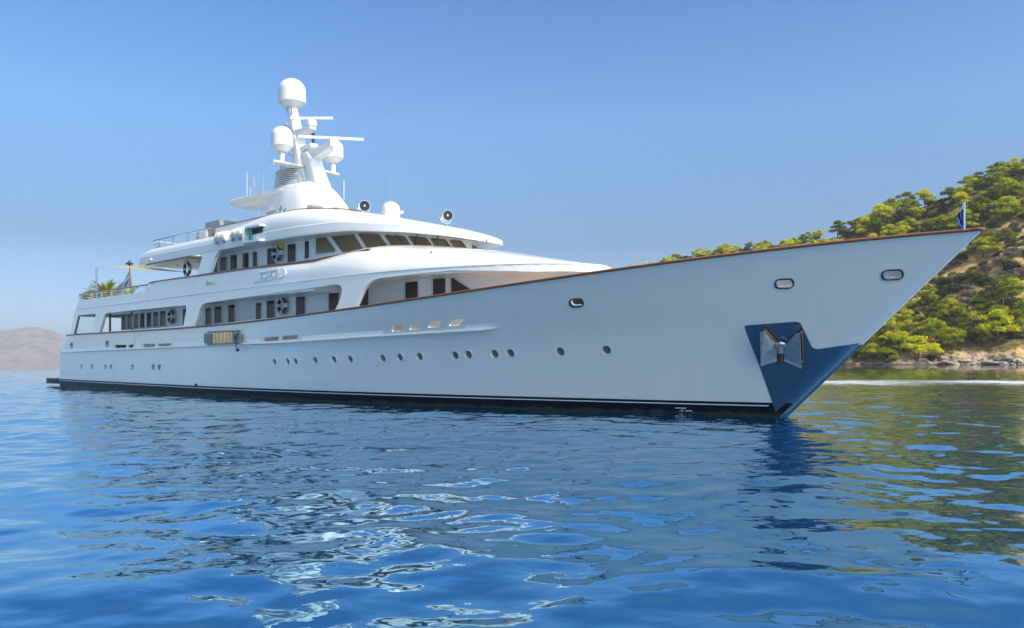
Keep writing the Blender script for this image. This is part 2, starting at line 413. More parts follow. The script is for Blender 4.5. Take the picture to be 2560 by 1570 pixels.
# ---- hull plating with all its openings
BT = lambda a: float(np.interp(a, [0, 20, 40, 46], [.49, .44, .42, .40]))   # top of the boot stripe
ports = z5([(1070, 972), (1225, 967), (1318, 963), (1553, 953), (1775, 945), (1968, 940), (2352, 928)]) + \
        z6([(545, 1005), (715, 998), (1018, 988), (1132, 983), (1357, 975), (1492, 970), (1920, 957), (2315, 942)])
port_c = [solve(hull, *p) for p in ports]
def unskew(c, pts):                        # the rows of the hull lean with the stem; keep round holes round
    k = (hull(c[0], c[1] + .05)[0] - hull(c[0], c[1] - .05)[0]) / .1; w = hull(c[0] + .05, c[1])[0] - hull(c[0] - .05, c[1])[0]
    return [(c[0] + (dx - k * dz) / (w / .1), c[1] + dz) for dx, dz in pts]
circ = lambda c, rx, rz, n=20: unskew(c, [(rx * math.cos(t), rz * math.sin(t)) for t in np.linspace(0, 2 * math.pi, n, endpoint=False)])
def sup(c, rx, rz, n=26, e=.62):
    return unskew(c, fillet([(-rx, -rz), (rx, -rz), (rx, rz), (-rx, rz)], rz * .98))
port_h = [circ(c, .135, .135) for c in port_c]
sq_c = [solve(hull, *p) for p in z1([(423, 1226), (513, 1226), (629, 1226), (674, 1226), (860, 1228), (1037, 1230), (1090, 1230)])]
sq_h = [fillet([(c[0] - .17, c[1] - .13), (c[0] + .17, c[1] - .13), (c[0] + .17, c[1] + .13), (c[0] - .17, c[1] + .13)], .03) for c in sq_c]
free_px = z1([]) and [] or [z1(q) for q in (
    [(708, 1065), (712, 1039), (810, 1036), (806, 1062)], [(824, 1061), (828, 1037), (874, 1034), (870, 1059)],
    [(948, 1058), (953, 1030), (1060, 1027), (1056, 1056)], [(1077, 1056), (1082, 1027), (1199, 1024), (1194, 1053)])] + \
    [z5(q) for q in ([(940, 728), (947, 683), (1127, 666), (1118, 716)], [(1152, 710), (1160, 662), (1352, 648), (1341, 700)])] + \
    [z6(q) for q in ([(472, 784), (500, 728), (579, 721), (556, 782)], [(624, 770), (652, 714), (738, 707), (714, 764)],
                     [(784, 752), (816, 697), (906, 688), (876, 746)], [(961, 735), (1001, 681), (1096, 674), (1056, 733)])]
free_h = [fillet(px(hull, q), .05) for q in free_px]
hawse_c = [solve(hull, 1441, 757), solve(hull, 1961, 709), solve(hull, 2231, 687)]
hawse_h = [sup(hawse_c[0], .19, .10), sup(hawse_c[1], .195, .10), sup(hawse_c[2], .20, .10)]
lead_c = [solve(hull, *p) for p in z1([(340, 1043), (646, 1029)])]
lead_h = [circ(c, .16, .16, 18) for c in lead_c]
top = [(a, zq(a) - .02) for a in np.linspace(46, 0, 90)]
low = [(a, BT(a)) for a in np.linspace(0, 46, 90)]
mb = MB(); panel(mb, hull, low + top, port_h + sq_h + free_h + hawse_h + lead_h, thick=.09, step=(.5, .2))
mb.mirror()
tr = [[hull(0, z) * np.array([1, k, 1]) for k in np.linspace(1, -1, 9)] for z in np.linspace(-.8, zq(0) - .02, 16)]     # transom
mb.grid(tr); hull_o = mb.build("hull", 'hull', yacht, 30)
mb = MB()
G = [[hull(a, z) for z in (-.8, -.5, -.2, 0, .2, BT(a))] for a in np.linspace(0, 46, 120)]
mb.grid(G).mirror(); mb.build("boot_stripe", 'black', yacht)
mb = MB()
G = [[hull(a, z) + np.array([0, -.006, 0]) for z in (BT(a) - .105, BT(a) - .078)] for a in np.linspace(0.3, 45.3, 120)]
mb.grid(G).mirror(); mb.build("waterline_stripe", 'line', yacht)
mb = MB(); mb.grid([[hull(46, z) + np.array([.015, -.02 * k + .0, 0]) if k else hull(46, z) * np.array([1, 0, 1]) + np.array([.05, 0, 0]) for k in (1, 0)] + [hull(46, z) * np.array([1, -1, 1]) + np.array([.015, .02, 0])] for z in np.linspace(2.03, 4.75, 20)]); mb.build("stem_bar", 'hull', yacht, 80)
mb = MB(); mb.grid([[hull(45.9, z) + np.array([0, -.02, 0]), hull(46, z) + np.array([.02, -.025, 0]), hull(46, z) * np.array([1, 0, 1]) + np.array([.06, 0, 0]), hull(46, z) * np.array([1, -1, 1]) + np.array([.02, .025, 0]), hull(45.9, z) * np.array([1, -1, 1]) + np.array([0, .02, 0])] for z in np.linspace(-.5, 2.03, 20)]); mb.build("stem_plate", 'bowsteel', yacht, 80)
# swim platform at the stern
mb = MB(); xe = on_y(115, 951, -3.75)[0]; poly = fillet([(.9, -3.8), (xe, -3.8), (xe - .15, -2.6), (xe - .15, 2.6), (xe, 3.8), (.9, 3.8)], .25)
mb.prism([(x, y, .16) for x, y in poly], (0, 0, .30)); plat = mb.build("swim_platform", 'black', yacht)
mb = MB(); mb.prism([(x, y, .463) for x, y in poly], (0, 0, .05)); mb.build("platform_planking", 'deck', plat)
# portholes, square ports, hawse holes and fairleads
def disc_part(name, outline, m, depth, frame=None, fm='chrome', w=.03):
    mb = MB(); panel(mb, hull, outline, thick=.01, step=(.2, .2), off=-depth, back=False)
    o = mb.build(name, m, yacht)
    if frame:
        mb = MB(); ring(mb, hull, outline, w, .012, .06); mb.build(frame, fm, o)
    return o
grow = lambda o, k: [tuple(np.mean(o, axis=0) + (np.array(p) - np.mean(o, axis=0)) * k) for p in o]
for h in port_h: disc_part("porthole", grow(h, 1.25), 'portglass', .085, "porthole_rim", 'hull', .018)
for h in sq_h: disc_part("square_port", grow(h, 1.25), 'portglass', .085)
for i, h in enumerate(hawse_h):
    mb = MB(); ring(mb, hull, h, .034, .03, .07); o = mb.build("hawse_hole", 'rubber', yacht)
    mb = MB(); ring(mb, hull, grow(h, .97), .014, .034, .05); mb.build("hawse_lip", 'chrome', o)
    mb = MB(); panel(mb, hull, grow(h, 1.25), thick=.01, off=-.25, back=False)
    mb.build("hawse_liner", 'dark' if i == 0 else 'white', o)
for h in lead_h:
    mb = MB(); ring(mb, hull, h, .035, .02, .06); o = mb.build("fairlead", 'grey', yacht)
    mb = MB(); panel(mb, hull, grow(h, 1.3), thick=.01, off=-.2, back=False); mb.build("fairlead_liner", 'grey', o)
# rubbing strake with its hollow upper flare
aS = np.linspace(1.0, 35.2, 420)
def strake_z(x): return float(np.interp(x, [2, 3.6, 15, 26, 36.2], [2.13, 2.14, 2.24, 2.35, 2.66]))
path = []
for a in aS:
    x = hull(a, 2.2)[0]; z = strake_z(x); p = hull(a, z); n_ = normal(hull, a, z)
    k = min(1, (a - 1.0) / .25, (35.2 - a) / .6); path.append((p, n_, max(.05, k), z, a))
mb = MB(); G = []
for p, n_, k, z, a in path:
    row = []
    near = any(min(p_[0] for p_ in h) - .25 < a < max(p_[0] for p_ in h) + .25 for h in free_h); fz = .28 if near else 1
    for o_, dz in ((-.03, .26 * fz), (.003, .17 * fz), (.014, .10 * fz), (.04, .055 * (fz + 1) / 2), (.075, .032), (.10, .012), (.105, -.012), (.09, -.045), (.04, -.06), (-.03, -.065)):
        q = hull(a, z + dz); nn = normal(hull, a, z + dz); row.append(q + nn * (o_ * k if o_ > 0 else o_))
    G.append(row)
# gaps in the flare where the freeing ports cut through
mb.grid(G).mirror(); mb.build("rubbing_strake", 'hull', yacht, 50)
# bulwark cap rail
mb = MB(); path = []
for a in np.r_[np.linspace(0, 44, 120), np.linspace(44.2, 46, 30)]:
    p = hull_sheer(a); q = hull_sheer(a + .05) - hull_sheer(a - .05); nn = np.array([q[1], -q[0]]); nn /= np.linalg.norm(nn); path.append((p, nn))
prof = [(.04, -.035), (.06, -.015), (.06, .025), (.035, .042), (-.15, .042), (-.18, .025), (-.18, -.015), (-.15, -.035)]
sweep(mb, path, prof); mb.mirror(); p = hull_sheer(0)
mb.box((p[0] - .02, 0, p[2]), (.2, 2 * abs(p[1]) + .05, .1)); tip = hull_sheer(46)
mb.lathe([(.0, -.035), (.13, -.035), (.155, -.015), (.155, .025), (.13, .042), (0, .042)], (tip[0] - .08, 0, tip[2]), 20)
mb.build("cap_rail", 'teak', yacht, 50)
# decks inside the bulwark
mb = MB(); G = []
for x in np.linspace(1.5, 47.6, 70):
    z = deck_z(x); q_ = (x - x_aft(z)) / (x_stem(z) - x_aft(z)); y = max(-hull(q_ * 46, z)[1] - .13, .05) if x > 1.9 else 3.6
    G.append([(x, -y, deck_z(x)), (x, 0, deck_z(x) + .05), (x, y, deck_z(x))])
mb.grid(G); mb.build("main_deck", 'deck', yacht)

# ---- main deck side walls flush with the hull, with the big openings
K = lambda l: px(skin, l)
aft = K([(177.5, 836), (185, 781), (196.5, 752)])
o0 = fillet(K([(195, 788.6), (239.6, 784.2), (229, 832.8), (184.3, 835.2)]), .04)
lowz = lambda s_: zs(s_) - .05
def opening(pts, rr):
    return fillet(pts, rr)
q = K([(262, 783), (467.6, 762.6), (458.6, 815)]); o1 = opening([K([(248.5, 836)])[0], q[0], q[1], q[2]], [0, .35, .28, .02])
a_, b_ = o1[0], o1[-1]; 
q = K([(487, 826), (500.5, 759.5), (862.5, 708.7), (836, 789)]); o2 = opening(q, [.0, .55, .55, .6])
f1 = K([(886.5, 776), (919, 700), (1044, 681), (1125, 676), (1220, 676.6), (1337, 679.5)])
end_s = SK[0][-1]
arch = fillet([f1[0], f1[1], f1[2], f1[0]], [0, .75, 0, 0])[1:-2]
low_edge = arch + [(f1[3][0], f1[3][1]), (f1[4][0], f1[4][1]), (f1[5][0], f1[5][1]), (end_s - 1.4, 4.56), (end_s, 4.56)]
toprail = [(28.0, 5.5), (14.4, 5.47), (13.75, 5.12)]
out = [aft[0]] + [(s_, lowz(s_)) for s_ in np.linspace(aft[0][0] + .5, f1[0][0], 30)][:-1] + [f1[0]] + low_edge[1:] + \
      [(end_s, Z2(end_s))] + [(s_, Z2(s_)) for s_ in np.linspace(end_s - .3, 28.2, 40)] + [(28.0, 4.75)] + toprail + [aft[2], aft[1]]
def clampb(h): return [(a, max(z, lowz(a) + .09)) for a, z in h]
mb = MB(); panel(mb, skin, out, [clampb(o0), clampb(o1), clampb(o2)], thick=.14, step=(.45, .12)); mb.mirror()
mb.build("side_wall", 'hull', yacht, 30)
# the dark groove line along the wall
mb = MB(); G = [[skin(s_, Z2(s_) - .012) + normal(skin, s_, Z2(s_) - .02) * o_ + np.array([0, 0, dz]) for o_, dz in ((-.03, -.02), (.02, -.02), (.02, .0), (-.03, .012))] for s_ in np.linspace(aft[1][0] + .3, end_s, 110)]
mb.grid(G).mirror(); mb.build("wall_moulding", 'hull', yacht, 20)
# glass screen in the aftmost opening
mb = MB(); panel(mb, skin, clampb(o0), thick=.012, off=-.05); pane = mb.build("side_screen", 'clear', yacht)
mb = MB(); ring(mb, skin, grow(clampb(o0), .965), .04, -.02, .09); mb.build("screen_frame", 'grey', pane)
# upper bulwark rail
mb = MB(); path = []
rail_px = [(860, 631.5), (885, 628.2), (910, 626)]
for s_ in np.linspace(14.2, 28.0, 60):
    p = skin(s_, 5.5); n_ = normal(skin, s_, 5.0); n_ = np.array([n_[0], n_[1], 0]); n_ /= np.linalg.norm(n_); path.append((p + np.array([0, 0, .03 - .03 * (s_ < 14.5)]), n_))
# ---- curved coachroof in front of the bridge
A_D, B_D = 10.83, bs(28.0) - .07
crown_c = lambda x: float(np.interp(x, [28, 30.5, 32.4, 34.3, 35.7, 36.9, 37.9, 38.5, 38.83], [6.35, 6.19, 5.98, 5.70, 5.47, 5.23, 5.02, 4.90, 4.84]))
def dome(phi, r):                       # phi 90 = starboard side, 0 = nose; r 1 = edge, 0 = centre line
    x = 28 + A_D * math.cos(phi); bx = max(B_D * math.sin(phi), 1e-4)
    s_ = np.interp(28 + 10.9 * math.cos(phi), SK[1][:, 0], SK[0]) if phi < 1.55 else 28.0
    zg = Z2(s_) - .004; w = ss(28, 32.5, x); n_ = 14 - 10.5 * w; k = .5 + .2 * w
    H = max(.02, (crown_c(x) - zg) * w + .95 * (1 - w))
    return np.array([x, -bx * r, zg + H * (1 - min(r, 1) ** n_) ** k])
rs = np.r_[1 - np.linspace(0, 1, 26) ** 2.2]
mb = MB(); G = [[dome(p, r) for r in rs] for p in np.linspace(math.pi / 2, 0.01, 60)]
mb.grid(G).mirror()
prof_ = [dome(math.pi / 2, r) for r in rs]
mb.add([(28, p[1], p[2]) for p in prof_] + [(28, -p[1], p[2]) for p in prof_[::-1]], [list(range(2 * len(prof_)))])
mb.build("coachroof", 'hull', yacht, 40)
def domes(a, z):                        # the coachroof as a surface of (angle*10, radius) for tracing the rail along it
    return dome(max(0, min(math.pi / 2, a)), max(0.05, min(1, z)))
def dome_px(p):
    best = min(((np.hypot(*(proj(dome(f, r)) - p)), f, r) for f in np.linspace(.7, 1.57, 60) for r in np.linspace(.4, 1, 60)))
    return dome(best[1], best[2])
# finish the upper rail along the shoulder
for k in np.linspace(.15, 1, 8):
    q = np.array([np.interp(k, [0, .35, .7, 1], [840, 868, 905, 945]), np.interp(k, [0, .35, .7, 1], [634.5, 630.3, 626.6, 624.6])])
p0 = path[-1][0]; p1 = dome_px(np.array([925, 625.5]))
for k in np.linspace(.2, 1, 6):
    c = p0 + (p1 - p0) * k; path.append((np.array([c[0], c[1], c[2] + .02]), np.array([.1, -1, 0])))
mb = MB(); sweep(mb, path, [(.05, -.03), (.06, 0), (.05, .035), (-.07, .035), (-.08, 0), (-.07, -.03)]); mb.mirror()
mb.build("upper_rail", 'teak', yacht, 50)
# ---- upper deck slab, ceilings over the side decks
def slab(x0, x1, zb, zt, inset, nx=40):
    mb = MB(); xs_ = np.linspace(x0, x1, nx); P = []
    for x in xs_:
        y = np.interp(x, SK[1][:, 0], SK[1][:, 1]) + inset
        P.append((x, min(y, -.02)))
    poly = P + [(x, -y) for x, y in P[::-1]]
    return mb.prism([(x, y, zb) for x, y in poly], (0, 0, zt - zb))
slab(4.3, 28.2, 4.30, 4.62, .10).build("upper_deck", 'house', yacht)
slab(28.2, 38.2, 4.585, 4.66, .12).build("front_ceiling", 'house', yacht)
mb = MB(); mb.prism([(4.35, -4.1, 4.2), (4.35, 4.1, 4.2), (4.72, 4.1, 5.1), (4.72, -4.1, 5.1)], (.12, 0, 0)); mb.build("stern_wall", 'hull', yacht)
# ---- main deckhouse
mb = MB(); ends = HM[0][-1]
G = [[house(s_, z) for z in (1.9, 2.6, 3.3, 4.0, 4.6)] for s_ in np.r_[np.linspace(9.3, 27, 30), np.linspace(27.2, ends, 50)]]
mb.grid(G).mirror(); mb.add([(9.3, -3.1, 1.9), (9.3, 3.1, 1.9), (9.3, 3.1, 4.6), (9.3, -3.1, 4.6)], [[0, 1, 2, 3]])
main_house = mb.build("deckhouse", 'house', yacht, 30)
def window(surf, pts, rad=.04, w=.045, glass='glass', frame='frame', label=None, name="window", off=.012, depth=.03):
    o = fillet([solve(surf, *p) for p in pts], rad)
    mb = MB(); panel(mb, surf, o, thick=.02, step=(.5, .5), off=off, back=False)
    ob = mb.build(name, glass, yacht)
    if label: ob['label'] = label
    mb = MB(); ring(mb, surf, o, w, off + .028, depth); mb.build(name + "_frame", frame, ob)
    return ob
def rect(f, x0, x1, t0, t1, b0, b1): return f([(x0, b0), (x0, t0), (x1, t1), (x1, b1)])
for (x0, x1, t, b_) in ((775, 808, 789, 906), (825, 860, 783, 902), (880, 915, 776, 896), (932, 970, 770, 892), (990, 1030, 764, 888), (1046, 1090, 757, 884), (1103, 1153, 749, 880)):
    window(house, rect(z1, x0, x1, t, t - 3, b_, b_ - 4), w=.05)
window(house, rect(z1, 1300, 1372, 735, 727, 865, 860), w=.05)
for (x0, x1, t, b_, nm) in ((262, 325, 340, 560, "cabin_door"), (370, 452, 320, 512, "window"), (530, 608, 299, 550, "cabin_door"), (858, 920, 278, 473, "window"),
                            (988, 1083, 248, 455, "window"), (1335, 1442, 203, 418, "window"), (1722, 1842, 156, 380, "window")):
    ob = window(house, rect(z5, x0, x1, t, t - 8, b_, b_ - 10), name=nm, w=.035 if nm == "cabin_door" else .05)
    if nm == "cabin_door" and x0 > 500:
        mb = MB(); q = [solve(house, *p) for p in rect(z5, 530, 543, 300, 298, 550, 548)]; panel(mb, house, q, off=.03, back=False); mb.build("door_edge", 'brown', ob)
for (x0, x1, t0, t1, b0, b1) in ((640, 803, 1188, 1180, 1450, 1440), (1250, 1408, 1113, 1100, 1400, 1380), (1590, 1748, 1072, 1056, 1330, 1310)):
    window(house, rect(z4, x0, x1, t0, t1, b0, b1), w=.06)
window(house, z4([(1815, 1290), (1815, 1045), (2110, 1235), (2110, 1300)]), w=.06, rad=.02)
# teak door post at the aft end of the deckhouse and a glazed wind door
p = on_y(275, 800, -3.1)
mb = MB(); mb.box((p[0], -3.1, 3.2), (.12, .08, 2.2)); mb.box((9.2, -3.1, 3.2), (.12, .1, 2.3)); mb.box(((p[0] + 9.2) / 2, -3.1, 4.17), (9.3 - p[0] + .1, .08, .1)); mb.build("door_post", 'brown', yacht)
# bulwark stanchion brackets seen in the openings
# ---- upper deckhouse and wheelhouse
mb = MB(); endu = HU[0][-1]
wins = [z4([(150, 766), (150, 546), (255, 533), (396, 715), (385, 742)]), z4([(480, 735), (330, 525), (600, 507), (745, 735)]), z4([(810, 725), (675, 515), (925, 535), (1058, 716)]),
        z4([(1122, 715), (1005, 540), (1240, 560), (1338, 703)]), z4([(1402, 704), (1297, 557), (1500, 575), (1596, 700)]),
        z4([(1652, 702), (1565, 585), (1735, 598), (1816, 702)]), z4([(1872, 708), (1800, 607), (1930, 615), (2010, 712)])]
hl = [grow(fillet([solve(upper, *p) for p in w_], .05), .985) for w_ in wins]
panel(mb, upper, [(17.5, 4.6), (26.4, 4.6), (endu, 4.6), (endu, 6.8), (26.4, 6.8), (17.5, 6.8)], hl, thick=.06, step=(.3, .3)); mb.mirror(); mb.add([(17.5, -3.3, 4.6), (17.5, 3.3, 4.6), (17.5, 3.3, 6.8), (17.5, -3.3, 6.8)], [[0, 1, 2, 3]])
wh = mb.build("wheelhouse", 'house', yacht, 40)
# the bridge inside: helm console, rear bulkhead and two chairs
mb = MB(); P = [(26.4 + 4.6 * math.cos(t), 2.5 * math.sin(t)) for t in np.linspace(-1.4, 1.4, 20)]; Q = [(26.4 + 3.3 * math.cos(t), 1.9 * math.sin(t)) for t in np.linspace(1.4, -1.4, 20)]
mb.prism([(x, y, 4.7) for x, y in P + Q], (0, 0, 1.28)); mb.build("helm_console", 'console', wh)
mb = MB(); mb.box((25.6, 0, 5.7), (.1, 6.2, 2.1)); mb.build("rear_bulkhead", 'interior', wh)
for y in (-1.2, 1.2): mb = MB(); mb.box((28.3, y, 5.75), (.16, .6, .8)); mb.box((28.6, y, 5.3), (.6, .6, .16)); mb.build("helm_chair", 'dark', wh)
for (x0, x1, t, b_) in ((690, 762, 832, 1030), (922, 970, 797, 985), (1005, 1080, 778, 970), (1125, 1203, 752, 945), (1390, 1443, 714, 905), (1562, 1655, 672, 875), (1800, 1900, 622, 835), (2005, 2057, 590, 795)):
    window(upper, rect(z3, x0, x1, t, t - 8, b_, b_ - 12), w=.045, name="upper_window")
ob = window(upper, rect(z3, 1270, 1343, 728, 720, 925, 915), name="cabin_door", w=.03)
mb = MB(); q = [solve(upper, *p) for p in rect(z3, 1271, 1300, 728, 725, 925, 920)]; panel(mb, upper, q, off=.03, back=False); mb.build("door_leaf", 'brown', ob)
for i, w_ in enumerate(wins):
    ob = window(upper, w_, rad=.05, w=.03, glass='bridgeglass', frame='brown' if i else 'frame', name="bridge_window", off=.01)
    mb = MB(); q = [solve(upper, *p) for p in w_]; ring(mb, upper, fillet(grow(q, 1.04), .05), .05, .03, .03); mb.build("window_surround", 'frame', ob)
for (a, b_, c, d) in ((1120, 510, 1195, 605), (1395, 527, 1375, 625), (1645, 553, 1645, 650)):       # wipers
    s0 = solve(upper, *z4([(a, b_)])[0]); s1 = solve(upper, *z4([(c, d)])[0])
    P0 = upper(*s0) + normal(upper, *s0) * .07; P1 = upper(*s1) + normal(upper, *s1) * .06
    mb = MB(); mb.tube([P0, P1], .013, 6); mb.lathe([(.05, -.03), (.05, .05)], P0, 10, normal(upper, *s0))
    t = (P1 - P0) / np.linalg.norm(P1 - P0); mb.tube([P1 - t * .28 + np.array([0, 0, .02]), P1 + t * .22 - np.array([0, 0, .02])], .012, 6); mb.build("wiper", 'rubber', yacht)
# ---- bridge roof with its rounded brow
zlow = lambda x: float(np.interp(x, [12, 29.5, 31.8, 32.8, 33.5], [6.55, 6.58, 6.40, 6.28, 6.16]))
crown_r = lambda x: float(np.interp(x, [25, 26.2, 27.75, 29.2, 31.2, 32.4, 33.1, 33.45], [7.90, 7.88, 7.74, 7.50, 7.03, 6.68, 6.40, 6.22]))
zgr = lambda x: float(np.interp(x, [12, 29, 31.5, 32.8, 33.5], [6.97, 6.99, 6.72, 6.45, 6.22]))
def roof_sec(x, phi):
    """rows from the inner underside round the edge to the crown"""
    if phi is None:
        ex, bx = x, 4.2; H = .45 + .47 * ss(19.5, 24.5, x); n_, k = 14, .5
        if x < 13.6: H *= math.sqrt(max(0, 1 - ((13.6 - x) / .95) ** 2))
        zl, zg = zlow(ex), zgr(ex)
    else:
        ex = 25 + 8.45 * math.cos(phi); bx = max(4.2 * math.sin(phi), 1e-4); zl, zg = zlow(ex), zgr(ex)
        w = ss(25.5, 31, ex); n_ = 14 - 10.5 * w; k = .5 + .2 * w; H = max(.02, crown_r(ex) - zg)
    f = lambda r: (ex, -bx * r)
    row = [(*f(r), zl + .012) for r in (0, .4, .8)] + [(*f(.985), zl + .01), (*f(.999), zl), (*f(1.0), zl + .02)]
    row += [(*f(1.0 - .004 * t), zl + (zg - zl) * t) for t in (.3, .6, .93)] + [(*f(.992), zg - .012), (*f(.986), zg)]
    for r in 1 - np.linspace(0, 1, 22)[1:] ** 2.2: row.append((*f(r * .986), zg + H * (1 - r ** n_) ** k))
    return row
rows = [roof_sec(x, None) for x in np.r_[np.linspace(12.7, 13.6, 10), np.linspace(14, 25, 40)]] + [roof_sec(25, p) for p in np.linspace(math.pi / 2, 0.01, 50)[1:]]
mb = MB(); mb.grid(rows)
a0 = rows[0]; mb.mirror()
mb.add(a0 + [(x, -y, z) for x, y, z in a0[::-1]], [list(range(2 * len(a0)))])
roof = mb.build("bridge_roof", 'white', yacht, 24)
mb = MB(); mb.prism([(12.95, -4.0, 6.51), (17.5, -4.0, 6.51), (17.5, 4.0, 6.51), (12.95, 4.0, 6.51)], (0, 0, .045)); cp = mb.build("ceiling_panel", 'cream', roof)
for x in (14.4, 16.6):
    for y in (-3.0, -1.2): mb = MB(); mb.lathe([(.09, -.02), (.09, .01)], (x, y, 6.5), 12); mb.build("ceiling_lamp", 'grey', cp)
# brown coaming rail on top of the roof
def roof_top(x, y):
    H = .45 + .47 * ss(19.5, 24.5, x); return 6.97 + H * (1 - min(1, abs(y) / 4.14) ** 14) ** .5
mb = MB(); P = [(x, -3.35, 7.91) for x in np.linspace(18.95, 25, 14)] + [(25 + 8.3 * .8 * math.cos(p), -3.35 * math.sin(p) , 7.91 - 1.0 * (math.cos(p)) ** 2) for p in np.linspace(math.pi / 2, .9, 14)[1:]]
mb.tube(P, .045, 8, flat=.6); mb.mirror(); mb.build("coaming_rail", 'teak', roof)
mb = MB(); mb.grid([[(x, y, z) for (y, z) in ((-3.42, 7.3), (-3.35, 7.89), (-3.25, 7.89), (-3.25, 7.3))] for x in np.linspace(19.0, 25.2, 8)]); mb.mirror()
mb.box((19.0, 0, 7.62), (.08, 6.7, .52)); mb.build("sundeck_coaming", 'house', roof)
# slanted pillar between roof and bulwark
wing = lambda a, z: np.array([a, -4.185 - .17 * max(0, 6.5 - z), z])
q = [solve(wing, *p) for p in z3([(680, 756), (690, 725), (1090, 648), (1090, 666), (862, 990), (712, 1022), (790, 735)])]
q = fillet([q[0], q[1], q[2], q[3], solve(wing, *z3([(950, 688)])[0]), q[4], q[5], q[6]], [0, 0, 0, 0, .5, .02, .02, .22])
mb = MB(); panel(mb, wing, q, thick=.16, step=(.4, .3), off=-.004); pil = mb.build("roof_pillar", 'hull', yacht, 30); pil2 = pil.copy(); COL.objects.link(pil2); pil2.scale = (1, -1, 1)
# ---- name on the bulwark
q = [solve(skin, *p) for p in z3([(1395, 1075), (1395 + 60, 940), (1745, 900), (1790, 950), (1745, 1015)])]
q = fillet(q, [.02, .1, .2, .2, .2])
mb = MB(); panel(mb, skin, q, thick=.05, step=(.4, .3), off=.035); board = mb.build("name_board", 'hull', yacht, 30)
def text_on(s, surf, c, h, m, parent, off, name="letter", width=1.0):
    cu = bpy.data.curves.new("t", 'FONT'); cu.body = s; cu.size = h; cu.extrude = .006; cu.align_x = 'CENTER'; cu.align_y = 'CENTER'
    o = bpy.data.objects.new("t", cu); COL.objects.link(o); dg = bpy.context.evaluated_depsgraph_get()
    me = bpy.data.meshes.new_from_object(o.evaluated_get(dg)); bpy.data.objects.remove(o); bpy.data.curves.remove(cu)
    for v in me.vertices:
        a, z = c[0] + v.co.x * width, c[1] + v.co.y
        v.co = surf(a, z) + normal(surf, a, z) * (off + v.co.z)
    me.materials.append(M[m]); return link(name, me, parent)
for i, ch in enumerate("TOTO"):
    c = solve(skin, *z3([(1492 + 54 * i, 1004 - 9.5 * i)])[0]); text_on(ch, skin, c, .48, 'lettering', board, .042, width=1.35)
# small light fixtures on the bulwark
c = solve(skin, *z3([(893, 1082)])[0]); p = skin(*c)
mb = MB(); mb.tube([p, p + np.array([0, -.16, 0])], .05, 10); mb.box(p + np.array([0, -.18, 0]), (.1, .08, .22)); mb.build("deck_lamp", 'grey', yacht)
# ---- navigation side light
c = solve(roofside, *z3([(1405, 520)])[0]); p = roofside(*c); x = p[0]; zb = p[2]
mb = MB(); pl = fillet([(x - .75, -3.7), (x - .75, -4.42), (x + .80, -4.42), (x + .80, -3.7)], .25); mb.prism([(a, b_, zb - .30) for a, b_ in pl], (0, 0, .09))
pl = fillet([(x - .70, -3.7), (x - .70, -4.35), (x + .70, -4.35), (x + .70, -3.7)], .25); mb.prism([(a, b_, zb + .34) for a, b_ in pl], (0, 0, .08))
mb.box((x - .62, -4.1, zb + .05), (.07, .6, .7)); nav = mb.build("navigation_light", 'white', yacht, 30)
mb = MB(); mb.box((x, -4.0, zb + .06), (1.1, .3, .62)); mb.build("light_screen", 'dark', nav)
mb = MB()
for dz in (-.08, .18): mb.lathe([(.02, -.1), (.1, -.1), (.1, .1), (.02, .1)], (x - .25, -4.22, zb + dz), 14)
mb.build("lamp_lens", 'green', nav)
# ---- mast, funnel casing and what stands on the roof
def z2(a, b_): return (560 + a * .2514, 180 + b_ * .2515)
def C0(a, b_): return on_y(*z2(a, b_), 0)
def sq_ring(cx, hx, hy, z, n=36, e=.7):
    return [(cx + hx * math.copysign(abs(math.cos(t)) ** e, math.cos(t)), hy * math.copysign(abs(math.sin(t)) ** e, math.sin(t)), z) for t in np.linspace(0, 2 * math.pi, n, endpoint=False)]
mb = MB(); lv = [(z, (a + c) / 2, (c - a) / 2, w) for z, a, c, w in ((7.5, 19.6, 24.85, 1.55), (8.0, 19.7, 24.5, 1.5), (8.5, 19.82, 24.12, 1.42), (9.0, 20.0, 23.68, 1.3), (9.4, 20.2, 23.3, 1.17), (9.7, 20.42, 23.0, 1.02), (9.9, 20.65, 22.76, .86), (10.05, 20.95, 22.5, .66), (10.12, 21.3, 22.2, .4), (10.14, 21.6, 21.9, .1))]
mb.grid([sq_ring(cx, hx, hy, z) for z, cx, hx, hy in lv], closed=True); mb.add(sq_ring(21.75, .15, .1, 10.14), [list(range(36))])
mast = mb.build("mast_casing", 'white', yacht, 60)
# rear part of the casing below the louvres
mb = MB(); mb.grid([sq_ring(cx, hx, hy, z) for z, cx, hx, hy in ((8.9, 20.2, 1.35, 1.0), (9.6, 20.35, 1.25, .95), (10.05, 20.45, 1.12, .86))], closed=True); mb.add(sq_ring(20.45, 1.12, .86, 10.05), [list(range(36))])
mb.build("casing_shoulder", 'white', mast, 60)
for i in range(9):                                                       # louvre slats
    z = 10.10 + i * .095; k = 1 - i * .012
    mb = MB(); rg = lambda q: sq_ring(20.42, 1.06 * k * q, .82 * k * q, 0)
    mb.grid([[(x, y, z + a) for x, y, _ in rg(q)] for q, a in ((1, 0), (1.0, .045), (.86, .055), (.86, .01))] + [[(x, y, z) for x, y, _ in rg(1)]], closed=True); mb.build("louvre_slat", 'white', mast, 30)
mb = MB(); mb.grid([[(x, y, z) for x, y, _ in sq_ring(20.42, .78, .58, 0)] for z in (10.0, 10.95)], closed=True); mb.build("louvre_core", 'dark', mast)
mb = MB(); mb.tube([C0(690, 1010) + np.array([0, 0, -.3]), C0(670, 985), C0(630, 955), C0(585, 935)], [.2, .2, .19, .19], 14); mb.build("exhaust_pipe", 'steel', mast)
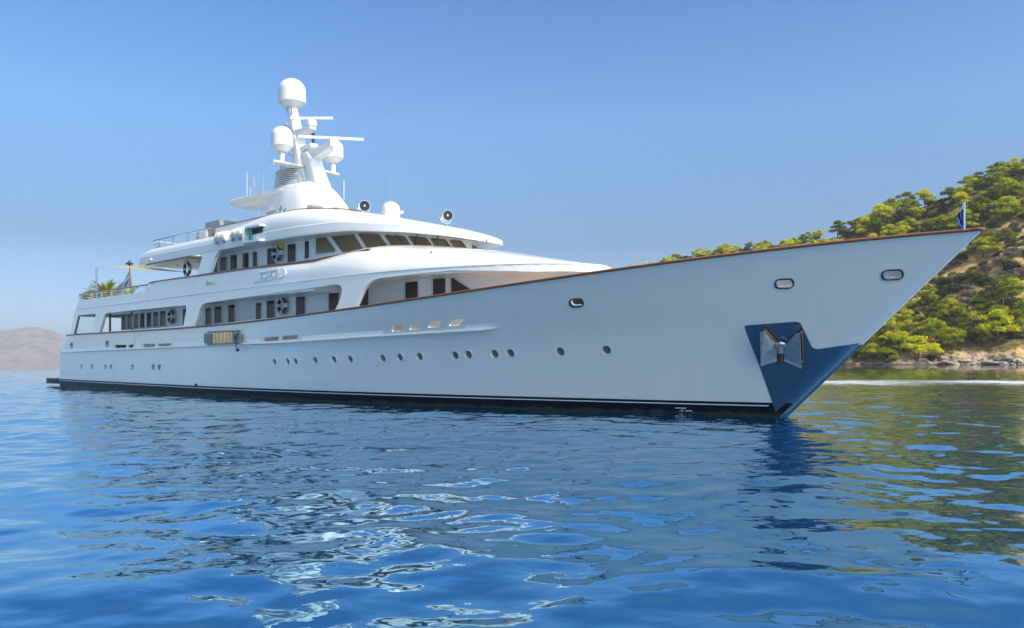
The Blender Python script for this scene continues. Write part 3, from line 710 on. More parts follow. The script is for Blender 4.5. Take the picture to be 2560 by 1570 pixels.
# raked mast tube and the pylon in front of it
mb = MB(); mb.tube([(21.75, 0, 9.6), (21.15, 0, 11.0), (20.62, 0, 12.6), (20.22, 0, 14.05)], [.52, .43, .34, .25], 20); mb.build("mast_tube", 'white', mast)
mb = MB(); sec = [(9.3, 22.55, .62, .52), (10.0, 22.45, .5, .42), (10.6, 22.2, .42, .36), (11.2, 21.95, .40, .32), (11.6, 21.6, .34, .28)]
mb.grid([sq_ring(cx, hx, hy, z, e=.55) for z, cx, hx, hy in sec], closed=True); mb.build("mast_pylon", 'white', mast, 50)
def arm(root, tip, w0, h0, w1, h1, name):
    root, tip = np.array(root), np.array(tip); G = []
    for k in np.linspace(0, 1, 6):
        c = root + (tip - root) * k; w = w0 + (w1 - w0) * k; h = h0 + (h1 - h0) * k
        G.append([c + np.array([0, sy * w / 2, sz * h / 2]) for sy, sz in ((-1, -1), (1, -1), (1, 1), (-1, 1))])
    m_ = MB(); m_.grid(G, closed=True); m_.add(G[0], [[0, 1, 2, 3]]); m_.add(G[-1], [[0, 1, 2, 3]]); return m_.build(name, 'white', mast)
arm((20.6, 0, 12.62), (21.98, 0, 12.76), .5, .42, .36, .12, "radar_arm")
arm((21.5, 0, 11.28), (23.42, 0, 11.62), .5, .55, .42, .30, "radar_arm")
arm((20.9, 0, 11.75), (22.1, 0, 11.90), .44, .34, .40, .16, "light_arm")
mb = MB(); mb.tube([(22.0, 0, 11.95), (22.0, 0, 12.32)], .07, 12); mb.lathe([(.09, 0), (.09, .14), (.05, .18)], (22.0, 0, 12.32), 14); mb.build("mast_lamp", 'rubber', mast)
def on_z(px_, py_, z): r = ray(px_, py_); return CL + r * ((z - CL[2]) / r[2])
def radar(zb, l, r_, c, nm):
    a, b_ = on_z(*l, zb), on_z(*r_, zb); m_ = MB(); c = np.array(c); d = (b_ - a) / np.linalg.norm(b_ - a); L = np.linalg.norm(b_ - a)
    ctr = (a + b_) / 2
    up = np.array([0, 0, 1.0]); sd_ = np.cross(d, up)
    G = [[ctr + d * s_ * L / 2 + up * h + sd_ * w for h, w in ((-.06, -.07), (-.075, 0), (-.06, .07), (.05, .085), (.075, 0), (.05, -.085))] for s_ in (-1, 1)]
    m_.grid(G, closed=True); m_.add(G[0], [list(range(6))]); m_.add(G[1], [list(range(6))]); o = m_.build("radar_scanner", 'white', mast)
    return o, ctr
o, c1 = radar(13.25, z2(660, 461), z2(1080, 459), None, "")
mb = MB(); mb.lathe([(.10, 0), (.24, .06), (.27, .18), (.25, .32), (.14, .42), (.06, .44)], (c1[0], c1[1], 12.79), 22); mb.build("radar_turret", 'radome', o)
o, c2 = radar(11.98, z2(738, 640), z2(1390, 672), None, "")
mb = MB(); mb.box((c2[0], c2[1], 11.73), (.36, .36, .34)); mb.tube([(c2[0], c2[1], 11.85), (c2[0], c2[1], 11.95)], .12, 14); mb.build("radar_turret", 'radome', o)
# crosstree with two domes, the big dome on top
mb = MB(); G = []
for y in np.linspace(-1.85, 1.85, 13):
    w = .34 - .10 * (abs(y) / 1.85) ** 2; G.append([(21.3 - w, y, 10.90), (21.3, y, 10.84), (21.3 + w, y, 10.90), (21.3 + w, y, 10.96), (21.3 - w, y, 10.96)])
mb.grid(G, closed=True); mb.add(G[0], [[0, 1, 2, 3, 4]]); mb.add(G[-1], [[0, 1, 2, 3, 4]]); mb.build("crosstree", 'white', mast)
def radome(c, r_, hcyl, foot, fr, name="satellite_dome", lip=True, parent=None):
    m_ = MB(); x, y, z = c
    prof = [(fr, 0), (fr, foot)] + ([(r_ * .5, foot), (r_ * .86, foot + .16), (r_ * .98, foot + .24)] if foot else [(r_ * .97, 0)])
    b0 = prof[-1][1]
    if lip: prof += [(r_ * 1.03, b0 + .01), (r_ * 1.03, b0 + .04), (r_, b0 + .05)]
    prof += [(r_, b0 + .06 + hcyl * k) for k in (0, .5, 1)] + [(r_ * math.cos(t), b0 + .06 + hcyl + r_ * .93 * math.sin(t)) for t in np.linspace(.08, math.pi / 2, 12)]
    m_.lathe(prof, c, 36); return m_.build(name, 'radome', parent or mast, 40)
radome((20.2, 0, 13.93), .67, .52, .14, .3)
mb = MB(); mb.tube([(20.62, -.28, 13.95), (20.62, -.3, 13.75), (20.5, -.2, 13.62)], .02, 6); mb.build("dome_cable", 'rubber', mast)
a = on_x(*z2(577, 830), 21.3); radome((21.3, a[1], 10.96), .51, .42, .52, .12)
a = on_x(*z2(1085, 900), 21.3); radome((21.3, a[1], 10.96), .50, .42, .52, .12)
# antenna wing reaching aft from the casing
mb = MB(); pl = fillet([(20.9, -1.0), (18.6, -1.15), (16.2, -1.2), (15.75, -.8), (15.75, .8), (16.2, 1.2), (18.6, 1.15), (20.9, 1.0)], .3)
G = [[(18.3 + (x - 18.3) * k, y * k2, z) for x, y in pl] for k, k2, z in ((.82, .5, 9.52), (.93, .8, 9.60), (.99, .97, 9.74), (1, 1, 9.82), (.985, .97, 9.87))]
mb.grid(G, closed=True); mb.add(G[-1], [list(range(len(pl)))]); mb.add(G[0], [list(range(len(pl)))]); wing_o = mb.build("antenna_wing", 'white', mast, 50)
for (a, b_, t, r_) in ((228, 1255, 985, .024), (262, 1258, 1140, .022), (290, 1255, 1020, .009), (305, 1250, 1050, .010), (388, 1240, 985, .009)):
    p = C0(a, b_); p = on_y(*z2(a, b_), -.6); q = on_y(*z2(a, t), -.6); p[2] = 9.86
    mb = MB(); mb.tube([p, (p[0], p[1], 9.86 + .22)], .035, 8); mb.tube([(p[0], p[1], 10.0), (p[0], p[1], q[2])], [r_, r_ * .7], 8); mb.build("antenna", 'radome', yacht)
def whip(px_, pyb, pyt, y, r0):
    p = on_y(px_, pyb, y); q = on_y(px_ + 1.5, pyt, y)
    mb = MB(); mb.tube([p, p + (q - p) * .45], r0, 8); mb.tube([p + (q - p) * .45, q], [r0 * .55, r0 * .3], 6); mb.tube([p - np.array([0, 0, .25]), p + np.array([0, 0, .25])], r0 * 1.8, 8); return mb.build("whip_antenna", 'grey', yacht)
whip(645.5, 546, 243, -3.3, .009); whip(976, 512, 290, 1.0, .006)
p = C0(1036, 1155); mb = MB(); mb.tube([p + np.array([0, .9, -.4]), p + np.array([0, .9, .5])], .014, 6); mb.build("antenna", 'radome', yacht)
# louvred vents on the casing
casing_side = lambda s_, z: None
def on_casing(p, z):                                                      # first hit of a sight line with the casing
    r = ray(*p)
    for t in np.linspace(30, 60, 3000):
        q = CL + r * t
        zz = q[2]; cx = np.interp(zz, [l_[0] for l_ in lv], [l_[1] for l_ in lv]); hx = np.interp(zz, [l_[0] for l_ in lv], [l_[2] for l_ in lv]); hy = np.interp(zz, [l_[0] for l_ in lv], [l_[3] for l_ in lv])
        if abs((q[0] - cx) / hx) ** 2.857 + abs(q[1] / hy) ** 2.857 <= 1: return q
    return CL + r * 40
for (xl0, xr0, xl1, xr1, n_) in ((832, 975, 832, 995, 8), (1085, 1115, 1105, 1155, 8)):
    for i in range(n_):
        k = i / (n_ - 1); yy = (1326 if xl0 < 1000 else 1338) + 66 * k
        ts = np.linspace(0, 1, 7); P = [on_casing(z2(xl0 + (xl1 - xl0) * k + (xr0 - xl0 + (xr1 - xl1 - xr0 + xl0) * k) * t, yy), 0) for t in ts]
        mb = MB(); mb.tube(P, .021, 6); mb.build("vent_slot", 'grey', mast)
# round dome and searchlights on the roof
c = on_y(977, 545, 0); dm = radome((c[0], 0, 7.66), .40, .36, 0, .36, lip=False, parent=yacht)
def searchlight(px_, pyc, y, r_, zb):
    c = on_y(px_, pyc, y); aim = np.array([.90, -.42, -.06]); aim /= np.linalg.norm(aim)
    side = np.cross(aim, [0, 0, 1.0]); side /= np.linalg.norm(side)
    m_ = MB(); m_.tube([(c[0], c[1], zb), (c[0], c[1], c[2] - r_ - .14)], .05, 10)
    m_.lathe([(.16, 0), (.16, .08), (.06, .12)], (c[0], c[1], zb), 16)
    arc = [c + side * (r_ + .05) * math.cos(t) + np.array([0, 0, 1.0]) * (r_ + .09) * math.sin(t) for t in np.linspace(math.pi, 2 * math.pi, 14)]
    m_.tube(arc, .028, 8); m_.tube([c + side * (r_ + .05), c - side * (r_ + .05)], .02, 6); o = m_.build("searchlight", 'chrome', yacht)
    m_ = MB(); m_.lathe([(.03, -.30), (r_ * .62, -.27), (r_ * .93, -.16), (r_, .0), (r_, .17), (r_ * 1.05, .18), (r_ * 1.05, .21), (r_ * .96, .21), (r_ * .94, .14)], c, 26, aim); m_.build("lamp_drum", 'chrome', o)
    m_ = MB(); m_.lathe([(.02, .15), (r_ * .94, .15), (r_ * .94, .16), (.02, .16)], c, 26, aim); m_.build("lamp_lens", 'lens', o)
    m_ = MB(); m_.lathe([(.02, .165), (r_ * .2, .165), (r_ * .18, .19), (.02, .20)], c, 20, aim); m_.build("lamp_bulb_cap", 'chrome', o)
searchlight(909, 516, -.2, .235, 7.62); searchlight(1115.5, 540, 0, .205, 6.95)
p = on_y(1003, 534, .2); mb = MB(); mb.lathe([(.02, 0), (.03, .04), (.07, .28), (.02, .25)], p, 14, (.8, -.5, .05)); mb.build("horn", 'white', yacht)

# small gear beside the casing, lamps and wiring on the mast
for a, b_, c_, d_ in ((515, 1378, 522, 1405), (612, 1355, 590, 1395), (560, 1362, 556, 1398), (545, 1366, 580, 1360)):
    p, q = on_y(*z2(a, b_), -1.9), on_y(*z2(c_, d_), -1.9); mb = MB(); mb.tube([p, q], .02, 6); mb.build("deck_stand", 'rubber', yacht)
p = on_y(*z2(566, 1340), -1.9); mb = MB(); mb.lathe([(.01, -.05), (.04, 0), (.01, .05)], p, 8); mb.build("stand_lamp", 'rubber', yacht)
for z, x in ((11.6, 20.5), (12.35, 20.28), (13.1, 20.1)):
    mb = MB(); mb.tube([(x + .35, -.34, z), (x + .30, -.46, z)], .05, 10); mb.lathe([(.05, 0), (.07, .02), (.07, .12), (.03, .15)], (x + .30, -.47, z - .03), 12); mb.build("mast_light", 'grey', mast)
mb = MB(); mb.tube([(21.95, -.43, 9.9), (21.45, -.40, 11.0), (20.85, -.33, 12.5), (20.42, -.26, 13.9)], .018, 6); mb.build("mast_cable", 'grey', mast)
c = solve(upper, *z3([(1305, 640)])[0]); p = upper(*c) + normal(upper, *c) * .4; mb = MB(); mb.lathe([(.03, -.06), (.07, -.04), (.08, .06), (.03, .08)], p, 12, (.5, -.6, -.6)); mb.tube([p, p + np.array([0, .1, .2])], .02, 6); mb.build("deck_lamp", 'white', yacht)
c = solve(roofside, *z3([(178, 802)])[0]); p = roofside(*c); mb = MB(); mb.box(p + np.array([0, -.05, 0]), (.28, .1, .07)); mb.build("deck_lamp", 'white', yacht)
p = dome_px(np.array([1079, 630.5])); mb = MB(); mb.lathe([(.03, -.02), (.05, .0), (.05, .05), (.02, .06)], p, 10); mb.build("deck_socket", 'grey', yacht)
# ---- rails on the aft decks
def rail(name, pts, posts, z0, ztop, wires, topm='steel', rt=.028, parent=yacht):
    m_ = MB(); m_.tube([(x, y, ztop) for x, y in pts], rt, 8); o = m_.build(name, topm, parent)
    for (x, y) in posts:
        m_ = MB(); m_.tube([(x, y, z0), (x, y, ztop)], .021, 8); m_.build("rail_post", 'steel', o)
    for w in wires:
        m_ = MB(); m_.tube([(x, y, w) for x, y in pts], .011, 6); m_.build("rail_wire", 'steel', o)
    return o
zr = lambda a, b_: (100 + .17210 * a, 600 + .17210 * b_)
def pp(lst, yy, zz, y): return [(on_y(*zr(a, b_), y)[0], y) for a, b_ in lst]
yA = -4.2
xp = [on_y(*zr(a, b_), yA)[0] for a, b_ in ((593, 880), (608, 879), (745, 856), (760, 854), (890, 830), (905, 828), (1040, 803), (1055, 801), (1205, 790), (1218, 788), (1370, 770), (1385, 768), (1540, 745), (1555, 743))]
xl = on_y(*zr(548, 797), yA)[0]
loop = [(13.7, yA), (xl + .3, yA), (xl + .08, yA + .12), (xl, yA + .4), (xl, 0), (xl, -yA - .4), (xl + .3, -yA), (13.7, -yA)]
o = rail("aft_rail", loop, [(x, yA) for x in xp] + [(xl + .25, y) for y in (-3.0, -1.5, 0, 1.5, 3.0)] + [(x, -yA) for x in xp[::2]], 5.08, 5.47, (5.23, 5.35), 'teak', .036)
z3p = [on_y(*z3([(a, b_)])[0], -3.6)[0] for a, b_ in ((260, 645), (278, 643), (428, 612), (445, 610), (604, 573), (625, 570), (790, 540), (815, 535))]
xl3 = on_y(*z3([(190, 580)])[0], -3.6)
loop = [(19.0, -3.6), (xl3[0] + .2, -3.6), (xl3[0], -3.4), (xl3[0], 3.4), (xl3[0] + .2, 3.6), (19.0, 3.6)]
rail("sundeck_rail", loop, [(x, -3.6) for x in z3p] + [(xl3[0] + .05, y) for y in (-2, 0, 2)] + [(x, 3.6) for x in z3p[::2]], 7.38, xl3[2], (xl3[2] - .22, xl3[2] - .4))
# stowed lockers and seats on the sun deck
p = on_y(*z3([(820, 505)])[0], -1.5); mb = MB(); mb.lathe([(.0, -.6), (.42, -.6), (.46, -.2), (.42, .05), (.28, .26), (.05, .34)], p, 24); mb.build("sundeck_tub", 'grey', yacht, 60)
p = on_y(*z3([(1000, 398)])[0], -1.0); mb = MB(); mb.box(p + np.array([.1, 0, -.35]), (1.5, 1.0, 1.0)); mb.build("sundeck_locker", 'grey', yacht)
mb = MB(); q = on_y(*z3([(915, 420)])[0], -3.3); mb.tube([(q[0], -3.3, 7.4), (q[0], -3.3, q[2])], .05, 8); mb.build("rail_end_post", 'brown', yacht)
# poles of the awning
p = on_y(*zr(822, 395), -3.6); awn_tip = p.copy(); mb = MB(); mb.tube([(p[0], -3.6, 4.65), (p[0], -3.6, p[2])], .055, 12); mb.build("awning_pole", 'steel', yacht)
# polished plate round the anchor and down the stem
q = [solve(hull, *p_) for p_ in [(1860, 813.5), (2000, 803), (2033, 874), (2100, 864.5)]]
e = solve(hull, 2134, 859.5)
pl = [(q[0][0], q[0][1]), (q[1][0], q[1][1]), (q[2][0], q[2][1]), (q[3][0], q[3][1]), (45.97, e[1] + .02), (45.97, -.35)] + [(solve(hull, 1943, 1043)[0], -.35)] + [solve(hull, 1942, 1041)]
pl = fillet(pl, [.1, .16, .16, .3, 0, 0, 0, 0])
mb = MB(); panel(mb, hull, pl, thick=.02, step=(.4, .15), off=.010); pocket = mb.build("bow_plate", 'bowsteel', yacht, 40)
pc = pocket.copy(); COL.objects.link(pc); pc.scale = (1, -1, 1)
# anchor: two flukes, crown and shank against the plate
za = lambda a, b_: (1840 + .10587 * a, 780 + .10587 * b_)
def hp(a, b_, off): c = solve(hull, *za(a, b_)); return hull(*c) + normal(hull, *c) * off
def plate(pts, ex): m_ = MB(); m_.prism(pts, ex); return m_
nn = normal(hull, *solve(hull, *za(1060, 900)))
anc = MB(); anc.tube([hp(1060, 1175, .10), hp(1060, 960, .12)], .085, 12); anchor = anc.build("anchor", 'rust', yacht)
fl = plate([hp(985, 730, .16), hp(690, 365, .34), hp(605, 400, .34), hp(612, 1195, .20), hp(978, 1105, .10)], nn * .045); fl.build("anchor_fluke", 'fluke', anchor)
fl = plate([hp(1150, 770, .16), hp(1430, 425, .34), hp(1535, 415, .34), hp(1548, 1250, .20), hp(1150, 1105, .10)], nn * .045); fl.build("anchor_fluke", 'fluke', anchor)
for a_, b_ in (((612, 1195), (978, 1105)), ((1548, 1250), (1150, 1105))):
    m_ = MB(); m_.tube([hp(*a_, .22), hp(*b_, .13)], .04, 8); m_.build("fluke_edge", 'fluke', anchor)
for a_, b_ in (((690, 365), (985, 730)), ((1535, 415), (1560, 1080))):
    m_ = MB(); m_.prism([hp(*a_, .33), hp(*b_, .15), hp(*b_, .02), hp(*a_, .05)], nn * .0 + np.array([.05, 0, -.02])); m_.build("fluke_web", 'rust', anchor)
m_ = MB(); m_.tube([hp(970, 790, .2), hp(1000, 705, .24), hp(1080, 680, .26), hp(1150, 705, .24), hp(1180, 780, .2)], .05, 10); m_.build("crown_ring", 'fluke', anchor)
m_ = MB(); m_.tube([hp(1065, 930, .17), hp(1065, 760, .17)], .085, 12); m_.build("shank_collar", 'fluke', anchor)
# draught marks and hull seams
for (a_, b_, w) in ((1702, 1020, .16), (1722, 1027, .10)):
    c = solve(hull, a_, b_); m_ = MB(); panel(m_, hull, [(c[0] - w, c[1] - .012), (c[0] + w, c[1] - .012), (c[0] + w, c[1] + .012), (c[0] - w, c[1] + .012)], thick=.004, off=.006, back=False); m_.build("draught_mark", 'line', yacht)
text_on("18", hull, solve(hull, 1703, 1026.5), .085, 'line', yacht, .006, "draught_mark", 1.4)
for a_, y0, y1 in ((616, 808, 822), (608.5, 809, 823), (337, 829, 862), (352, 829, 838)):
    c0, c1 = solve(hull, a_, y0 + 1), solve(hull, a_, y1); m_ = MB(); m_.tube([hull(*c0) + np.array([0, -.002, 0]), hull(*c1) + np.array([0, -.002, 0])], .008, 5); m_.build("gate_seam", 'grey', yacht)
m_ = MB(); c = solve(hull, 491, 963.5); m_.lathe([(.02, 0), (.09, 0), (.09, .03), (.02, .03)], hull(*c), 12, normal(hull, *c)); m_.build("outlet", 'black', yacht)
p0 = on_y(1572, 664, -2.0); m_ = MB(); m_.tube([p0 + np.array([-.3, 0, -.35]), p0 + np.array([0, 0, .0]), p0 + np.array([.45, 0, .14]), p0 + np.array([.62, 0, .1]), p0 + np.array([.66, 0, -.4])], .022, 8); m_.build("bow_handrail", 'chrome', yacht)
# ================================================================== things carried aboard
def thing(name, label, cat, p, rz=0, group=None):
    o = link(name, None, loc=tuple(to_world(p)), rot=(0, 0, -TH + rz)); return tag(o, label, cat, group)
# life buoys: the first is built, the others are copies
def torus(R_, r_, n1=36, n2=14, a0=0, a1=2 * math.pi):
    full = abs(a1 - a0 - 2 * math.pi) < 1e-6; m_ = MB(); G = []
    for t in np.linspace(a0, a1, n1): G.append([((R_ + r_ * math.cos(q)) * math.cos(t), r_ * math.sin(q), (R_ + r_ * math.cos(q)) * math.sin(t)) for q in np.linspace(0, 2 * math.pi, n2, endpoint=False)])
    m_.grid(G, closed=True)
    if not full: m_.add(G[0], [list(range(n2))]); m_.add(G[-1], [list(range(n2))])
    return m_
bu = link("lifebuoy", None); torus(.285, .075).build("buoy_ring", 'navy', bu, 50)
for k in range(4): torus(.285, .079, 8, 14, k * math.pi / 2 - .28, k * math.pi / 2 + .28).build("reflective_band", 'band', bu, 50)
m_ = MB(); m_.tube([(.385 * math.cos(t) * (1 - .04 * math.cos(4 * t + math.pi)), -.02, .385 * math.sin(t) * (1 - .04 * math.cos(4 * t + math.pi))) for t in np.linspace(0, 2 * math.pi, 49)], .012, 6); m_.build("grab_line", 'rope', bu)
m_ = MB(); m_.tube([(0, .03, .28), (0, .03, .5)], .018, 6); m_.build("hanger", 'rubber', bu)
blabels = [(house, (433.2, 792), "dark lifebuoy between the seven aft windows and the first slanted pillar of the main deck"), (house, (711, 764), "dark lifebuoy between two brown windows amidships on the main deck"),
           (upper, (468, 672.5), "dark lifebuoy at the aft end of the upper deckhouse under the roof overhang"), (upper, (698.5, 634), "dark lifebuoy with yellow light above it on the upper deck")]
def copy_tree(o, parent=None):
    c = o.copy(); COL.objects.link(c); c.parent = parent
    for ch in list(o.children): copy_tree(ch, c)
    return c
for i, (sf, pxy, lab) in enumerate(blabels):
    b_ = bu if i == 0 else copy_tree(bu)
    c = solve(sf, *pxy); p = sf(*c) + normal(sf, *c) * .11
    if i == 2: p = on_y(*pxy, -3.42)
    b_.location = tuple(to_world(p)); b_.rotation_euler = (0, 0, -TH); tag(b_, lab, "lifebuoy", "lifebuoys hung along the decks")
c = solve(upper, *z3([(1750, 615)])[0]); p = upper(*c) + normal(upper, *c) * .12
lt = thing("buoy_light", "yellow floating light clipped above the upper deck lifebuoy", "safety light", p)
m_ = MB(); m_.lathe([(.03, -.2), (.10, -.17), (.13, -.05), (.13, .06), (.08, .14)], (0, 0, 0), 16); m_.build("float_body", 'yellow', lt, 50)
m_ = MB(); m_.lathe([(.05, .14), (.05, .22), (.02, .25)], (0, 0, 0), 12); m_.build("lamp_cap", 'yellow', lt)
# inflatable life rafts in their canisters
def raft(p, lab):
    t = thing("life_raft", lab, "life raft", p, group="life raft canisters on the roof edge")
    m_ = MB(); m_.lathe([(.02, -.56), (.20, -.56), (.29, -.50), (.315, -.40), (.315, -.02), (.33, -.02), (.33, .02), (.315, .02), (.315, .40), (.29, .50), (.20, .56), (.02, .56)], (0, 0, 0), 28, (1, 0, 0)); m_.build("canister", 'raft', t, 40)
    for x in (-.42, -.28, -.14, .14, .28, .42):
        m_ = MB(); m_.tube([(x, .318 * math.cos(a), .318 * math.sin(a)) for a in np.linspace(0, 2 * math.pi, 25)], .013, 5); m_.build("strap", 'rope', t)
    for x in (-.3, .3): m_ = MB(); m_.prism([(x - .05, -.34, -.36), (x - .05, .34, -.36), (x - .05, .2, -.2), (x - .05, -.3, -.2)], (.1, 0, 0)); m_.build("cradle", 'steel', t)
    return t
for (a, b_), lab in (((985, 535), "white life raft canister, the aft of the pair on the roof edge"), ((1178, 495), "white life raft canister beside the green navigation light")):
    p = on_y(*z3([(a, b_)])[0], -4.3); r_ = raft((p[0], -4.08, p[2]), lab); r_.scale = (.88, .84, .84)
# folded accommodation ladder on the hull
zl_ = lambda a, b_: (480 + .11364 * a, 800 + .11364 * b_)
lc = solve(hull, *zl_(680, 400)); lp = hull(*lc) + normal(hull, *lc) * .10
lad = thing("boarding_ladder", "folded metal boarding ladder with wooden treads hung outside the hull", "boarding ladder", lp)
def lo(a, b_): c = on_y(*zl_(a, b_), lp[1]); return c - lp
for (x0, x1) in ((275, 430), (915, 1070)):
    a = lo(x0, 415); b2 = lo(x1, 395); h = abs(lo(x0, 310)[2] - lo(x0, 525)[2]); m_ = MB(); m_.box(((a[0] + b2[0]) / 2, 0, (a[2] + b2[2]) / 2), (b2[0] - a[0], .05, h)); pf = m_.build("end_platform", 'mesh', lad)
    for k in np.linspace(-.42, .42, 9): m_ = MB(); m_.box(((a[0] + b2[0]) / 2, -.03, (a[2] + b2[2]) / 2 + k * h), (b2[0] - a[0] - .04, .012, .016)); m_.build("grating_bar", 'grey', pf)
for x in (485, 563, 641, 720, 798, 878):
    a, b2 = lo(x, 285 - (x - 485) * .06), lo(x + 4, 512 - (x - 485) * .06); m_ = MB(); m_.tube([a, b2], .055, 8); m_.build("tread", 'gold', lad)
for y0, y1 in ((262, 235), (545, 505)):
    m_ = MB(); a, b2 = lo(330, y0), lo(1040, y1); m_.tube([a + np.array([0, .04, 0]), b2 + np.array([0, .04, 0])], .045, 8); m_.build("stringer", 'grey', lad)
for (x0, y0, x1, y1) in ((905, 245, 985, 420), (1060, 235, 985, 420), (985, 420, 1010, 650)):
    m_ = MB(); m_.tube([lo(x0, y0) + np.array([0, -.06, 0]), lo(x1, y1) + np.array([0, -.06, 0])], .018, 6); m_.build("lifting_line", 'rubber', lad)
a = lo(1020, 660); m_ = MB(); m_.lathe([(.02, -.08), (.06, -.05), (.06, .05), (.02, .08)], a + np.array([.05, -.06, 0]), 10, (1, 0, .2)); m_.build("weight", 'rubber', lad)
# awning of cream cloth
t = thing("sun_awning", "cream triangular sun awning stretched aft from the roof to the pole", "awning", (15, 0, 6.4))
ct = np.array([15, 0, 6.4]); A_ = awn_tip + np.array([.95, .2, .02]); B1 = np.array([15.9, -3.2, 6.30]); 
pB = on_y(458, 678.5, -3.2) ; B1 = on_y(462, 679, -3.0); D1 = on_y(352, 664.5, 1.8)
B1, B2 = on_y(353, 665, -3.8), on_y(461, 680.5, -2.9)
G = []
for u in np.linspace(0, 1, 18):
    row = []
    for v in np.linspace(0, 1, 12):
        e0 = B1 + (B2 - B1) * v; q = A_ + (e0 - A_) * u; q = q + np.array([0, .05 * math.sin(math.pi * v) * u, -.03 * math.sin(math.pi * u)]); row.append(q - ct)
    G.append(row)
m_ = MB(); m_.grid(G); o = m_.build("cloth", 'canvas', t, 60); md = o.modifiers.new("thick", 'SOLIDIFY'); md.thickness = .012
m_ = MB(); m_.tube([awn_tip + np.array([0, 0, -.03]) - ct, A_ - ct], .012, 6); m_.build("halyard", 'rope', t)
# ensign on its varnished staff
s0, s1 = on_y(*zr(1345, 740), 0), on_y(*zr(1300, 440), 0)
t = thing("ensign_staff", "varnished flagstaff with a blue and white striped Greek ensign hanging at the stern", "flag", (s0[0], 0, 4.65))
base = np.array([s0[0], 0, 4.65])
m_ = MB(); m_.tube([(.12, 0, 0), s1 - base + np.array([0, 0, .35])], .055, 12); m_.build("staff", 'teak', t)
m_ = MB(); m_.lathe([(.04, 0), (.22, .03), (.22, .12), (.08, .16), (.04, .3)], s1 - base + np.array([0, 0, .35]), 16); m_.build("staff_truck", 'rubber', t)
G = []; c4 = [on_y(*zr(a, b_), 0) - base for a, b_ in ((1296, 455), (1326, 668), (1196, 806), (1076, 796))]
for u in np.linspace(0, 1, 30):
    row = []
    for v in np.linspace(0, 1, 40):
        h0 = c4[0] + (c4[1] - c4[0]) * v; h1 = c4[3] + (c4[2] - c4[3]) * v
        row.append(h0 + (h1 - h0) * u + np.array([.05 * math.sin(6 * v + 4 * u) * u, .17 * math.sin(10 * v + 4 * u) * (.25 + u), .10 * math.sin(math.pi * u) * (1 - v)]))
    G.append(row)
m_ = MB(); m_.grid(G); me = m_.mesh("flag", 'flagwhite', 0, fix=False); me.materials.append(M['flagblue'])
for i, p_ in enumerate(me.polygons):
    u, v = divmod(i, 39); st = int(v / 39 * 9); canton = u / 29 < .20 and v / 39 < .36
    cu, cv = (u / 29) / .20, (v / 39) / .36
    blue = (not (.42 < cu < .60 or .42 < cv < .60)) if canton else st % 2 == 0
    p_.material_index = 1 if blue else 0
o = link("flag", me, t); md = o.modifiers.new("thick", 'SOLIDIFY'); md.thickness = .006
# jack staff at the bow
j0, j1 = on_y(2410, 580, 0), on_y(2411, 506, 0)
t = thing("jack_staff", "steel jack staff on the bow with a furled blue flag", "flag", (j0[0], 0, j0[2] - .1))
m_ = MB(); m_.tube([(0, 0, 0), (0, 0, j1[2] - j0[2] + .1)], .032, 12); m_.build("staff", 'chrome', t)
G = []
for u in np.linspace(0, 1, 10):
    row = []
    for v in np.linspace(0, 1, 24):
        w = .19 * math.sin(math.pi * min(1, v * 1.15 + .05)) ** .7 * (.8 + .2 * math.sin(9 * v)); row.append((-.03 - w * u * .62, .10 * math.sin(u * 9 + v * 3) * u - .05 * u, .68 - .48 * v - .05 * u))
    G.append(row)
m_ = MB(); m_.grid(G); o = m_.build("flag", 'jack', t, 0); md = o.modifiers.new("thick", 'SOLIDIFY'); md.thickness = .006
# potted palms on the aft upper deck
def palm(p, n_f, L, lab, seed, dry):
    rg = random.Random(seed); t = thing("potted_palm", lab, "plant", p, group="potted palms on the aft deck")
    m_ = MB(); m_.lathe([(.02, 0), (.22, 0), (.30, .45), (.32, .47), (.27, .45), (.02, .42)], (0, 0, 0), 20); m_.build("pot", 'white', t)
    m_ = MB(); m_.lathe([(.12, .4), (.15, .5), (.14, .68), (.05, .78)], (0, 0, 0), 12); m_.build("trunk", 'bark', t)
    for kind in ("palmgreen", "palmdry"):
        m_ = MB()
        for k in range(n_f):
            isd = rg.random() < dry
            az = 2 * math.pi * (k / n_f) + rg.uniform(-.15, .15); el = rg.uniform(.15, 1.3); Lk = L * rg.uniform(.8, 1.05)
            if isd: el *= .5
            if isd != (kind == "palmdry"): continue
            d = np.array([math.cos(az), math.sin(az), 0]); sd_ = np.array([-d[1], d[0], 0]); pts = []
            for s_ in np.linspace(0, 1, 18):
                e2 = el - 1.0 * s_ * s_ * (1.1 - .3 * el); pts.append((pts[-1] if pts else np.array([0, 0, .74])) + (d * math.cos(e2) + np.array([0, 0, math.sin(e2)])) * Lk / 17)
            m_.tube(pts, [.014 * (1 - .7 * i / 17) for i in range(18)], 4)
            for i in range(2, 18):
                wl_ = .26 * math.sin(math.pi * min(1, (i / 17) * .8 + .17)) + .03
                for sg in (-1, 1):
                    tip = pts[i] + sd_ * sg * wl_ * .62 + (pts[i] - pts[i - 1]) / (Lk / 17) * wl_ * .62 + np.array([0, 0, .06 - .02 * rg.random()]); w = (pts[i] - pts[i - 1]) * .45
                    m_.add([pts[i] - w, pts[i] + w, tip], [[0, 1, 2]])
        if m_.v: o = m_.build("fronds" if kind == "palmgreen" else "dry_fronds", kind, t, 0, fix=False)
p = on_y(*zr(960, 780), -2.6); palm((p[0], -2.6, 4.65), 62, 1.30, "large green palm in a pot behind the aft rail", 3, .1)
p = on_y(*zr(790, 790), -2.2); palm((p[0], -2.2, 4.60), 40, 1.0, "yellowing potted palm beside the awning pole", 5, .75)
